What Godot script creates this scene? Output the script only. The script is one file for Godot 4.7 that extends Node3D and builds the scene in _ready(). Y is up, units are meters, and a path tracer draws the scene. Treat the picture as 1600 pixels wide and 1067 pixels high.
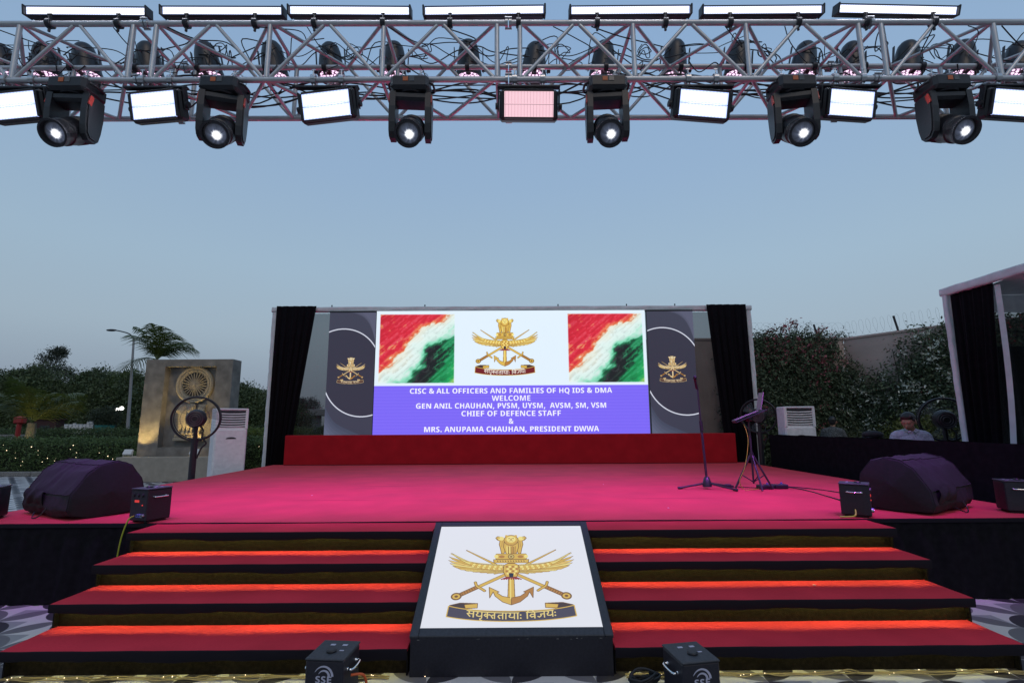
extends Node3D

const S := 0.711          # height of the stage floor
const RISE := 0.17775

var rng := RandomNumberGenerator.new()
var used := {}
var M := {}


class Shape:
	var v := PackedVector3Array()
	var n := PackedVector3Array()
	var uv := PackedVector2Array()
	var xf := Transform3D()

	func tri(a: Vector3, b: Vector3, c: Vector3, na: Vector3, nb: Vector3, nc: Vector3, ua := Vector2(), ub := Vector2(), uc := Vector2()) -> void:
		v.push_back(xf * a); n.push_back((xf.basis * na).normalized()); uv.push_back(ua)
		if (c - a).cross(b - a).dot(na + nb + nc) >= 0.0:
			v.push_back(xf * b); n.push_back((xf.basis * nb).normalized()); uv.push_back(ub)
			v.push_back(xf * c); n.push_back((xf.basis * nc).normalized()); uv.push_back(uc)
		else:
			v.push_back(xf * c); n.push_back((xf.basis * nc).normalized()); uv.push_back(uc)
			v.push_back(xf * b); n.push_back((xf.basis * nb).normalized()); uv.push_back(ub)

	func flat(a: Vector3, b: Vector3, c: Vector3, out: Vector3) -> void:
		var m := (b - a).cross(c - a).normalized()
		if m.dot(out) < 0.0:
			m = -m
		tri(a, b, c, m, m, m)

	func quad(a: Vector3, b: Vector3, c: Vector3, d: Vector3, out: Vector3) -> void:
		# corners in order: top left, top right, bottom right, bottom left
		var m := (b - a).cross(d - a)
		if m.length() < 1e-12:
			m = (c - b).cross(d - c)
		m = m.normalized()
		if m.dot(out) < 0.0:
			m = -m
		tri(a, b, c, m, m, m, Vector2(0, 0), Vector2(1, 0), Vector2(1, 1))
		tri(a, c, d, m, m, m, Vector2(0, 0), Vector2(1, 1), Vector2(0, 1))

	func box(at: Vector3, size: Vector3, bevel := 0.0, turn := Basis()) -> Shape:
		var h := size / 2.0
		var b := minf(bevel, minf(h.x, minf(h.y, h.z)) * 0.9)
		var P := func(x: float, y: float, z: float) -> Vector3: return at + turn * Vector3(x, y, z)
		for ax in 3:
			var u := (ax + 1) % 3
			var w := (ax + 2) % 3
			for s in [-1.0, 1.0]:
				var q := []
				for k in [[-1.0, 1.0], [1.0, 1.0], [1.0, -1.0], [-1.0, -1.0]]:
					var p := Vector3()
					p[ax] = s * h[ax]; p[u] = k[0] * (h[u] - b); p[w] = k[1] * (h[w] - b)
					q.append(at + turn * p)
				var o := Vector3(); o[ax] = s
				quad(q[0], q[1], q[2], q[3], turn * o)
		if b > 0.0:
			for ax in 3:
				var u := (ax + 1) % 3
				var w := (ax + 2) % 3
				for su in [-1.0, 1.0]:
					for sw in [-1.0, 1.0]:
						var q := []
						for k in [[-1.0, 0], [1.0, 0], [1.0, 1], [-1.0, 1]]:
							var p := Vector3()
							p[ax] = k[0] * (h[ax] - b)
							p[u] = su * (h[u] - (b if k[1] == 0 else 0.0)); p[w] = sw * (h[w] - (0.0 if k[1] == 0 else b))
							q.append(at + turn * p)
						var o := Vector3(); o[u] = su; o[w] = sw
						quad(q[0], q[1], q[2], q[3], turn * o)
			for sx in [-1.0, 1.0]:
				for sy in [-1.0, 1.0]:
					for sz in [-1.0, 1.0]:
						flat(P.call(sx * h.x, sy * (h.y - b), sz * (h.z - b)), P.call(sx * (h.x - b), sy * h.y, sz * (h.z - b)), P.call(sx * (h.x - b), sy * (h.y - b), sz * h.z), turn * Vector3(sx, sy, sz))
		return self

	func tube(pts: Array, r: float, sides := 8, r2 := -1.0, caps := true) -> Shape:
		var rr := r if r2 < 0.0 else r2
		var k := pts.size()
		var up := Vector3(0.31, 0.83, 0.46)
		var rings := []
		for i in k:
			var d: Vector3 = (pts[mini(i + 1, k - 1)] - pts[maxi(i - 1, 0)]).normalized()
			var a := up - d * up.dot(d)
			if a.length() < 0.05:
				a = Vector3(1, 0.1, 0).cross(d)
			a = a.normalized()
			up = a
			var b := d.cross(a)
			var q := []
			for j in sides:
				var t := TAU * j / sides
				q.append([pts[i] + (a * cos(t) + b * sin(t)) * lerpf(r, rr, float(i) / maxf(1, k - 1)), a * cos(t) + b * sin(t)])
			rings.append(q)
		for i in k - 1:
			for j in sides:
				var p: Array = rings[i][j]
				var q: Array = rings[i][(j + 1) % sides]
				var s: Array = rings[i + 1][(j + 1) % sides]
				var t: Array = rings[i + 1][j]
				tri(p[0], q[0], s[0], p[1], q[1], s[1])
				tri(p[0], s[0], t[0], p[1], s[1], t[1])
		if caps:
			for e in [0, k - 1]:
				var d: Vector3 = (pts[0] - pts[1]).normalized() if e == 0 else (pts[k - 1] - pts[k - 2]).normalized()
				for j in range(1, sides - 1):
					tri(rings[e][0][0], rings[e][j][0], rings[e][j + 1][0], d, d, d)
		return self

	func rod(a: Vector3, b: Vector3, r: float, sides := 8, r2 := -1.0) -> Shape:
		return tube([a, b], r, sides, r2)

	func lathe(prof: Array, sides := 24, t := Transform3D()) -> Shape:
		# prof: Vector2(radius, height); sharp where the profile turns by more than 40 degrees
		for i in prof.size() - 1:
			var a: Vector2 = prof[i]
			var b: Vector2 = prof[i + 1]
			var e := (b - a).normalized()
			var na := Vector2(e.y, -e.x)
			var nb := na
			if i > 0:
				var e0: Vector2 = (a - prof[i - 1]).normalized()
				if e0.dot(e) > 0.76:
					na = (na + Vector2(e0.y, -e0.x)).normalized()
			if i < prof.size() - 2:
				var e1: Vector2 = (prof[i + 2] - b).normalized()
				if e1.dot(e) > 0.76:
					nb = (nb + Vector2(e1.y, -e1.x)).normalized()
			for j in sides:
				var c0 := TAU * j / sides
				var c1 := TAU * (j + 1) / sides
				var d0 := Vector3(cos(c0), 0, sin(c0))
				var d1 := Vector3(cos(c1), 0, sin(c1))
				var Y := Vector3.UP
				var p := [d0 * a.x + Y * a.y, d1 * a.x + Y * a.y, d1 * b.x + Y * b.y, d0 * b.x + Y * b.y]
				var m := [d0 * na.x + Y * na.y, d1 * na.x + Y * na.y, d1 * nb.x + Y * nb.y, d0 * nb.x + Y * nb.y]
				for k in 4:
					p[k] = t * p[k]; m[k] = t.basis * m[k]
				if a.x > 1e-5:
					tri(p[0], p[1], p[2], m[0], m[1], m[2])
				if b.x > 1e-5:
					tri(p[0], p[2], p[3], m[0], m[2], m[3])
		return self

	func ball(at: Vector3, r: Vector3, turn := Basis(), rings := 8, sides := 12) -> Shape:
		for i in rings:
			for j in sides:
				var q := []
				for k in [[i, j], [i, j + 1], [i + 1, j + 1], [i + 1, j]]:
					var th: float = PI * k[0] / rings
					var ph: float = TAU * k[1] / sides
					q.append(Vector3(sin(th) * cos(ph), cos(th), sin(th) * sin(ph)))
				var p := []
				var m := []
				for d in q:
					p.append(at + turn * (d * r)); m.append(turn * (d / r).normalized())
				if i > 0:
					tri(p[0], p[1], p[2], m[0], m[1], m[2])
				if i < rings - 1:
					tri(p[0], p[2], p[3], m[0], m[2], m[3])
		return self

	func prism(poly: PackedVector2Array, z0: float, z1: float, t := Transform3D()) -> Shape:
		# poly in the x-y plane, pushed along z
		var idx := Geometry2D.triangulate_polygon(poly)
		for k in range(0, idx.size(), 3):
			var q := [poly[idx[k]], poly[idx[k + 1]], poly[idx[k + 2]]]
			for e in [[z0, -1.0], [z1, 1.0]]:
				if signf(z1 - z0) < 0:
					e[1] = -e[1]
				var m: Vector3 = t.basis * Vector3(0, 0, e[1])
				tri(t * Vector3(q[0].x, q[0].y, e[0]), t * Vector3(q[1].x, q[1].y, e[0]), t * Vector3(q[2].x, q[2].y, e[0]), m, m, m)
		var turn := -1.0 if Geometry2D.is_polygon_clockwise(poly) else 1.0
		for k in poly.size():
			var a := poly[k]
			var b := poly[(k + 1) % poly.size()]
			var m := Vector3(b.y - a.y, a.x - b.x, 0) * turn
			quad(t * Vector3(a.x, a.y, z0), t * Vector3(b.x, b.y, z0), t * Vector3(b.x, b.y, z1), t * Vector3(a.x, a.y, z1), t.basis * m)
		return self

	func grid(P: Array, out: Vector3, closed := false) -> Shape:
		# P: rows of points, smooth normals
		var R := P.size()
		var C: int = P[0].size()
		var N := []
		for i in R:
			var row := []
			for j in C:
				var du: Vector3
				if closed:
					du = P[i][(j + 1) % C] - P[i][(j - 1 + C) % C]
				else:
					du = P[i][mini(j + 1, C - 1)] - P[i][maxi(j - 1, 0)]
				var dv: Vector3 = P[mini(i + 1, R - 1)][j] - P[maxi(i - 1, 0)][j]
				row.append(du.cross(dv).normalized())
			N.append(row)
		var mid: Vector3 = N[R / 2][C / 2]
		if not closed and mid.dot(out) < 0.0:
			for row in N:
				for j in C:
					row[j] = -row[j]
		if closed:
			var cen := Vector3()
			for p in P[R / 2]:
				cen += p / C
			if N[R / 2][0].dot(P[R / 2][0] - cen) < 0.0:
				for row in N:
					for j in C:
						row[j] = -row[j]
		for i in R - 1:
			for j in (C if closed else C - 1):
				var k := (j + 1) % C
				var u0 := Vector2(float(j) / (C - 1), float(i) / (R - 1))
				var u1 := Vector2(float(j + 1) / (C - 1), float(i + 1) / (R - 1))
				tri(P[i][j], P[i][k], P[i + 1][k], N[i][j], N[i][k], N[i + 1][k], u0, Vector2(u1.x, u0.y), u1)
				tri(P[i][j], P[i + 1][k], P[i + 1][j], N[i][j], N[i + 1][k], N[i + 1][j], u0, u1, Vector2(u0.x, u1.y))
		return self

	func mesh() -> ArrayMesh:
		var a := []
		a.resize(Mesh.ARRAY_MAX)
		a[Mesh.ARRAY_VERTEX] = v; a[Mesh.ARRAY_NORMAL] = n; a[Mesh.ARRAY_TEX_UV] = uv
		var m := ArrayMesh.new()
		m.add_surface_from_arrays(Mesh.PRIMITIVE_TRIANGLES, a)
		return m


# ---------------------------------------------------------------- naming and tagging
func numbered(parent: Node, called: String) -> String:
	var key := "%d/%s" % [parent.get_instance_id(), called]
	var k: int = used.get(key, 0)
	used[key] = k + 1
	return called if k == 0 else "%s_%03d" % [called, k]

func tag(o: Node, label: String, category := "", group := "", kind := "") -> Node:
	if label: o.set_meta("label", label)
	if category: o.set_meta("category", category)
	if group: o.set_meta("group", group)
	if kind: o.set_meta("kind", kind)
	return o

func thing(called: String, label: String, category: String, at := Vector3.ZERO, turn := 0.0, group := "") -> Node3D:
	var o := Node3D.new()
	o.name = numbered(self, called)
	add_child(o, true)
	o.position = at
	o.rotation.y = turn
	tag(o, label, category, group)
	return o

func obj(called: String, shape: Variant, m: Material, parent: Node = self) -> MeshInstance3D:
	var o := MeshInstance3D.new()
	o.name = numbered(parent, called)
	o.mesh = shape.mesh() if shape is Shape else shape
	o.material_override = m
	parent.add_child(o, true)
	return o

func dup(o: Node3D, at: Vector3, turn: float, label: String) -> Node3D:
	var c: Node3D = o.duplicate()
	var base := o.name.rstrip("0123456789").rstrip("_")
	c.name = numbered(self, base)
	add_child(c, true)
	c.position = at
	c.rotation.y = turn
	c.set_meta("label", label)
	return c

func struct(called: String, shape: Variant, m: Material, label: String, category: String) -> MeshInstance3D:
	var o := obj(called, shape, m)
	tag(o, label, category, "", "structure")
	return o

func sh() -> Shape:
	return Shape.new()

func V(x: float, y: float, z: float) -> Vector3:
	return Vector3(x, y, z)

# ---------------------------------------------------------------- materials
func lin(r: float, g: float, b: float) -> Color:
	return Color(r, g, b).linear_to_srgb()

func mat(called: String, c: Color, rough := 0.7, metal := 0.0) -> StandardMaterial3D:
	var m := StandardMaterial3D.new()
	m.resource_name = called
	m.albedo_color = c.linear_to_srgb()
	m.roughness = rough
	m.metallic = metal
	M[called] = m
	return m

func glow(called: String, c: Color, energy: float, base := Color(0.02, 0.02, 0.02)) -> StandardMaterial3D:
	var m := mat(called, base, 0.4)
	m.emission_enabled = true
	m.emission = c.linear_to_srgb()
	m.emission_energy_multiplier = energy
	return m

func noise_tex(freq: float, lo: float, hi: float, seed_: int, octaves := 4, size := 512, kind := FastNoiseLite.TYPE_SIMPLEX_SMOOTH) -> ImageTexture:
	var f := FastNoiseLite.new()
	f.noise_type = kind
	f.seed = seed_
	f.frequency = freq
	f.fractal_octaves = octaves
	var im := f.get_seamless_image(size, size)
	im.convert(Image.FORMAT_L8)
	var d := im.get_data()
	for i in d.size():
		d[i] = clampi(int(lerpf(lo, hi, d[i] / 255.0) * 255.0), 0, 255)
	return ImageTexture.create_from_image(Image.create_from_data(size, size, false, Image.FORMAT_L8, d))

func grain(m: StandardMaterial3D, tex: Texture2D, scale: float, bump: Texture2D = null, bump_cm := 0.1) -> StandardMaterial3D:
	m.albedo_texture = tex
	m.uv1_triplanar = true
	m.uv1_world_triplanar = true
	m.uv1_scale = Vector3.ONE * scale
	if bump:
		m.heightmap_enabled = true
		m.heightmap_texture = bump
		m.heightmap_scale = bump_cm
	return m

func cloth(m: StandardMaterial3D, rim := 0.3) -> StandardMaterial3D:
	m.rim_enabled = true
	m.rim = rim
	m.rim_tint = 0.6
	return m

# ---------------------------------------------------------------- drawing flat print into an image
func fill_poly(im: Image, pts: PackedVector2Array, c: Color) -> void:
	var lo := 1e9
	var hi := -1e9
	for p in pts:
		lo = minf(lo, p.y); hi = maxf(hi, p.y)
	var W := im.get_width()
	for y in range(maxi(0, int(lo)), mini(im.get_height() - 1, int(hi) + 1) + 1):
		var yc := y + 0.5
		var xs: Array[float] = []
		for k in pts.size():
			var a := pts[k]
			var b := pts[(k + 1) % pts.size()]
			if (a.y <= yc) != (b.y <= yc):
				xs.append(a.x + (yc - a.y) / (b.y - a.y) * (b.x - a.x))
		xs.sort()
		for k in range(0, xs.size() - 1, 2):
			var x0 := clampi(roundi(xs[k]), 0, W)
			var x1 := clampi(roundi(xs[k + 1]), 0, W)
			if x1 > x0:
				im.fill_rect(Rect2i(x0, y, x1 - x0, 1), c)

func disc(im: Image, at: Vector2, r: float, c: Color, ry := -1.0) -> void:
	var q := PackedVector2Array()
	for k in 20:
		q.append(at + Vector2(cos(TAU * k / 20) * r, sin(TAU * k / 20) * (r if ry < 0 else ry)))
	fill_poly(im, q, c)

func stroke(im: Image, pts: Array, w0: float, c: Color, w1 := -1.0) -> void:
	var k := pts.size()
	for i in k - 1:
		var a: Vector2 = pts[i]
		var b: Vector2 = pts[i + 1]
		var wa := lerpf(w0, w0 if w1 < 0 else w1, float(i) / (k - 1)) / 2
		var wb := lerpf(w0, w0 if w1 < 0 else w1, float(i + 1) / (k - 1)) / 2
		var nn := (b - a).normalized().orthogonal()
		fill_poly(im, PackedVector2Array([a + nn * wa, b + nn * wb, b - nn * wb, a - nn * wa]), c)
		if i > 0 and wa > 0.8:
			disc(im, a, wa, c)

func smooth(pts: Array, steps := 8) -> Array:
	var out := []
	var k := pts.size()
	for i in k - 1:
		for s in steps:
			var a: Variant = pts[maxi(i - 1, 0)]
			var d: Variant = pts[mini(i + 2, k - 1)]
			out.append(pts[i].cubic_interpolate(pts[i + 1], a, d, float(s) / steps))
	out.append(pts[k - 1])
	return out

func text_image(im: Image, text: String, mid: Vector2, width: float, height: float, c: Color, bold := true) -> void:
	# capitals of that height, stretched to that width
	var tm := TextMesh.new()
	var f := SystemFont.new()
	f.font_names = PackedStringArray(["Droid Sans"])
	f.font_weight = 700 if bold else 400
	tm.font = f
	tm.font_size = 64
	tm.depth = 0.0
	tm.curve_step = 0.6
	tm.text = text
	var a := tm.get_mesh_arrays()
	var vs: PackedVector3Array = a[Mesh.ARRAY_VERTEX]
	var idx: PackedInt32Array = a[Mesh.ARRAY_INDEX] if a[Mesh.ARRAY_INDEX] != null else PackedInt32Array(range(vs.size()))
	var lo := Vector2(1e9, 1e9)
	var hi := -lo
	for p in vs:
		lo = lo.min(Vector2(p.x, p.y)); hi = hi.max(Vector2(p.x, p.y))
	tm.text = "H"
	var hv: PackedVector3Array = tm.get_mesh_arrays()[Mesh.ARRAY_VERTEX]
	var h0 := 1e9
	var h1 := -1e9
	for p in hv:
		h0 = minf(h0, p.y); h1 = maxf(h1, p.y)
	var sx := width / (hi.x - lo.x)
	var sy := height / (h1 - h0)
	for k in range(0, idx.size(), 3):
		var q := PackedVector2Array()
		for e in 3:
			var p := vs[idx[k + e]]
			q.append(mid + Vector2((p.x - (lo.x + hi.x) / 2) * sx, -(p.y - (h0 + h1) / 2) * sy))
		fill_poly(im, q, c)

func motto(im: Image, mid: Vector2, width: float, h: float, c: Color, pen: float, sag: float) -> void:
	# the two Devanagari words of the ribbon, drawn stroke by stroke
	var ya := [[[0.75, 0], [0.75, 1]], [[0.12, 0], [0.3, 0.12], [0.3, 0.34], [0.16, 0.46], [0.22, 0.68], [0.5, 0.74], [0.75, 0.6]]]
	var aa := [[[0.2, 0], [0.2, 1]]]
	var dots := [[[0.14, 0.36], [0.16, 0.38]], [[0.14, 0.84], [0.16, 0.86]]]
	var ta := [[[0.7, 0], [0.7, 1]], [[0.7, 0.36], [0.3, 0.4], [0.2, 0.62], [0.42, 0.95]]]
	var glyphs := [
		[0.95, [[[0.78, 0], [0.78, 1]], [[0.2, 0], [0.34, 0.18], [0.28, 0.38], [0.1, 0.46], [0.45, 0.92]], [[0.26, 0.42], [0.78, 0.42]], [[0.5, -0.24], [0.52, -0.22]]]],
		[0.92, ya + [[[0.75, 1], [0.55, 1.1], [0.6, 1.3], [0.82, 1.34]]]],
		[1.4, [[[0.45, 0], [0.45, 1]], [[0.45, 0.3], [0.2, 0.3], [0.1, 0.5], [0.25, 0.68], [0.45, 0.5]], [[0.45, 0.46], [0.68, 0.36], [0.8, 0.55]], [[1.22, 0], [1.22, 1]], [[1.22, 0.38], [0.96, 0.42], [0.88, 0.66], [1.06, 0.95]]]],
		[0.85, ta], [0.38, aa], [0.9, ya], [0.38, aa], [0.3, dots, 1], [0.42, [], 1],
		[1.15, [[[0.14, 0], [0.14, 1]], [[0.14, 0], [0.3, -0.28], [0.62, -0.3], [0.95, 0]], [[0.95, 0], [0.95, 1]], [[0.95, 0.36], [0.6, 0.3], [0.44, 0.55], [0.6, 0.76], [0.95, 0.62]]]],
		[1.0, [[[0.85, 0], [0.85, 1]], [[0.85, 0.4], [0.4, 0.4]], [[0.45, 0.4], [0.5, 0.65], [0.3, 0.85], [0.1, 0.7]]]],
		[0.9, ya], [0.3, dots, 1]]
	var total := 0.0
	for g in glyphs:
		total += g[0]
	var sx := width / total
	var x := 0.0
	for g in glyphs:
		var put := func(p: Array) -> Vector2:
			var t: float = (x + p[0]) / total * 2.0 - 1.0
			return mid + Vector2(t * width / 2, (p[1] - 0.5) * h - sag * t * t)
		for line in g[1]:
			var q := []
			for p in line:
				q.append(put.call(p))
			if q.size() == 2 and q[0].distance_to(q[1]) < pen:
				disc(im, q[0], pen * 0.72, c)
			else:
				stroke(im, q, pen, c)
		if g.size() < 3:
			stroke(im, [put.call([0, 0]), put.call([g[0], 0])], pen, c)
		x += g[0]

func emblem(im: Image, mid: Vector2, s: float, sy: float, ribbon: Color, letters: Color, pale := false) -> void:
	# in units of the print: 374 wide, 330 high, middle at (0, 220)
	var g := Color8(222, 184, 82) if not pale else Color8(232, 205, 150)
	var hi := Color8(248, 230, 138) if not pale else Color8(245, 232, 196)
	var dk := Color8(122, 82, 32)
	var bz := Color8(182, 128, 56)
	var P := func(x: float, y: float) -> Vector2: return mid + Vector2(x * s, (y - 220.0) * sy)
	var poly := func(pts: Array, c: Color, edge: Color, w: float) -> void:
		var q := PackedVector2Array()
		var l := []
		for p in pts:
			q.append(P.call(p[0], p[1])); l.append(P.call(p[0], p[1]))
		fill_poly(im, q, c)
		if w > 0:
			l.append(l[0])
			stroke(im, l, w * s, edge)
	var line := func(pts: Array, w: float, c: Color, w1 := -1.0) -> void:
		var l := []
		for p in pts:
			l.append(P.call(p[0], p[1]))
		stroke(im, smooth(l, 5) if l.size() > 2 else l, w * s, c, w1 * s if w1 > 0 else -1.0)
	for f in [-1.0, 1.0]:
		# sword: blade from the hilt low outside to the point high on the other side
		line.call([[-f * 96, 274], [f * 20, 205]], 12, dk)
		line.call([[f * 20, 205], [f * 141, 125]], 11, dk, 4.0)
		line.call([[-f * 96, 274], [f * 20, 205]], 9, g)
		line.call([[f * 20, 205], [f * 138, 127]], 7.5, g, 2.0)
	for f in [-1.0, 1.0]:
		# wing: long feathers fanned from the shoulder, the longest on top
		var tips := [[-56, 220], [-78, 216], [-100, 213], [-122, 210], [-143, 206], [-161, 200], [-176, 192], [-186, 181], [-192, 168], [-192, 153], [-186, 137]]
		for k in 11:
			var u := k / 10.0
			var tip := Vector2(tips[k][0], tips[k][1])
			var mid2 := Vector2(lerpf(-40, -112, u), lerpf(213, 180, pow(u, 1.3)))
			var root := Vector2(-18, lerpf(214, 191, u))
			var c1: Array = smooth([root, mid2, tip], 7)
			var a2: Array = []
			var wd := lerpf(8, 11.0, u)
			for q in c1:
				a2.append([f * q.x, q.y])
			for q2 in range(c1.size() - 1, -1, -1):
				var t2 := float(q2) / (c1.size() - 1)
				a2.append([f * (c1[q2].x + 5.0 * t2), c1[q2].y + wd * (0.7 + 0.5 * sin(PI * t2)) * (1.0 if q2 < c1.size() - 1 else 0.5)])
			poly.call(a2, [g, hi, Color8(240, 206, 112)][k % 3], dk, 1.1)
			line.call([[f * c1[3].x, c1[3].y + wd * 0.5], [f * c1[7].x, c1[7].y + wd * 0.55], [f * c1[12].x, c1[12].y + wd * 0.4]], 0.9, bz)
		for k in 12:
			var u := 1.0 - k / 11.0
			for row in 2:
				var c2 := Vector2(lerpf(-30, -118, u) + row * 5, lerpf(197, 184, u * u) + row * 8)
				disc(im, P.call(f * c2.x, c2.y), 6.4 * s, bz, 5.6 * sy)
				disc(im, P.call(f * (c2.x - 0.8), c2.y - 0.5), 5.2 * s, hi if (k + row) % 2 else g, 4.6 * sy)
		line.call([[f * -22, 188], [f * -60, 186], [f * -112, 178], [f * -150, 165], [f * -188, 139]], 3.2, dk)
		line.call([[f * -22, 188], [f * -60, 185.5], [f * -112, 177.5], [f * -150, 164.5], [f * -187, 139.5]], 1.8, hi)
	for f in [-1.0, 1.0]:
		# guard, grip and pommel
		line.call([[-f * 96, 273], [-f * 150, 305]], 15, dk)
		line.call([[-f * 96, 273], [-f * 150, 305]], 10, bz)
		for k in 7:
			var u := k / 6.0
			var c := Vector2(lerpf(-104, -143, u), lerpf(277, 301, u))
			line.call([[f * (c.x - 4), c.y - 5], [f * (c.x + 3), c.y + 6]], 2, dk)
		disc(im, P.call(-f * 153, 306), 15 * s, dk, 13 * sy)
		disc(im, P.call(-f * 153, 306), 11 * s, g, 9 * sy)
		disc(im, P.call(-f * 153, 306), 5 * s, dk, 4 * sy)
		line.call([[-f * 104, 254], [-f * 98, 270], [-f * 84, 280], [-f * 74, 288]], 9, dk)
		line.call([[-f * 104, 254], [-f * 98, 270], [-f * 84, 280], [-f * 74, 288]], 5.5, g)
	# anchor
	poly.call([[-8, 238], [8, 238], [10, 318], [-10, 318]], g, dk, 2)
	for f in [-1.0, 1.0]:
		poly.call([[0, 336], [f * 24, 326], [f * 45, 306], [f * 51, 291], [f * 60, 312], [f * 63, 274], [f * 34, 291], [f * 40, 294], [f * 25, 306], [0, 312]], g if f < 0 else bz, dk, 2)
	line.call([[-2, 242], [-2, 316]], 3, hi)
	# eagle body, claws
	for k in 9:
		var u := k / 8.0 * 2.0 - 1.0
		line.call([[u * 10, 236], [u * 30, 246]], 4, Color8(150, 40, 44))
	poly.call([[-22, 190], [-10, 182], [10, 182], [22, 190], [24, 214], [16, 236], [-16, 236], [-24, 214]], g, dk, 2)
	for r in 4:
		for k in 4:
			disc(im, P.call(-13 + k * 9 + (r % 2) * 3, 196 + r * 9), 4 * s, hi if (r + k) % 2 else bz, 4 * sy)
	poly.call([[-7, 222], [7, 222], [5, 238], [-5, 238]], Color8(40, 40, 60), dk, 1)
	# lion capital
	poly.call([[-54, 166], [54, 166], [52, 180], [-52, 180]], g, dk, 2)
	for k in 11:
		line.call([[-42 + k * 8, 170], [-40 + k * 8, 176]], 2.4, dk)
	poly.call([[-46, 142], [46, 142], [50, 152], [46, 165], [-46, 165], [-50, 152]], g, dk, 2)
	disc(im, P.call(0, 154), 10 * s, dk, 10 * sy)
	disc(im, P.call(0, 154), 7.5 * s, hi, 7.5 * sy)
	for k in 6:
		line.call([[cos(k * PI / 6) * 7, 154 + sin(k * PI / 6) * 7], [-cos(k * PI / 6) * 7, 154 - sin(k * PI / 6) * 7]], 1.2, dk)
	for f in [-1.0, 1.0]:
		disc(im, P.call(f * 29, 154), 9 * s, bz, 6 * sy)
		disc(im, P.call(f * 46, 153), 6 * s, hi, 8 * sy)
		poly.call([[f * 12, 84], [f * 30, 66], [f * 44, 62], [f * 50, 70], [f * 44, 80], [f * 36, 84], [f * 38, 100], [f * 34, 118], [f * 30, 141], [f * 22, 141], [f * 14, 110]], g, dk, 2)
		disc(im, P.call(f * 32, 72), 10 * s, hi, 9 * sy)
		disc(im, P.call(f * 39, 70), 1.8 * s, dk)
		line.call([[f * 42, 76], [f * 49, 73]], 2, dk)
		for k in 3:
			line.call([[f * (16 + k * 6), 84], [f * (18 + k * 6), 112]], 1.6, bz)
	poly.call([[-22, 82], [22, 82], [24, 112], [16, 141], [-16, 141], [-24, 112]], g, dk, 2)
	for x in [-12.0, -4.0, 4.0, 12.0]:
		line.call([[x * 1.1, 108], [x, 141]], 3, hi if x < 0 else bz)
	for x in [-8.0, 0.0, 8.0]:
		line.call([[x, 110], [x, 140]], 1.6, dk)
	disc(im, P.call(0, 80), 24 * s, dk, 25 * sy)
	disc(im, P.call(0, 80), 22 * s, g, 23 * sy)
	disc(im, P.call(0, 76), 15 * s, hi, 15 * sy)
	for k in 12:
		var t := PI * (k + 0.5) / 12.0
		line.call([[cos(t) * 15, 84 + sin(t) * 12], [cos(t) * 21, 86 + sin(t) * 22]], 1.6, bz)
	for f in [-1.0, 1.0]:
		disc(im, P.call(f * 6.5, 72), 2.2 * s, dk)
		disc(im, P.call(f * 15, 60), 5 * s, g)
		line.call([[0, 82], [f * 7, 84]], 1.8, dk)
	line.call([[0, 72], [0, 80]], 3.5, bz)
	# ribbon
	for f in [-1.0, 1.0]:
		poly.call([[f * 168, 336], [f * 140, 328], [f * 92, 330], [f * 92, 345], [f * 120, 347], [f * 168, 352]], Color8(70, 50, 44), dk, 2)
		poly.call([[f * 128, 334], [f * 92, 331], [f * 92, 345], [f * 124, 346]], g, dk, 1.5)
	var band := []
	for k in 21:
		var t := k / 10.0 - 1.0
		band.append([t * 170, 346 + 10 * (1 - t * t) - 8 * t * t * t * t])
	for k in 21:
		var t := 1.0 - k / 10.0
		band.append([t * 172, 376 + 12 * (1 - t * t) - 4 * t * t * t * t])
	poly.call(band, ribbon, g, 3.0)
	motto(im, P.call(0, 371.5), 240 * s, 20 * sy, letters, 3.4 * s, 9 * sy)

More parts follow.
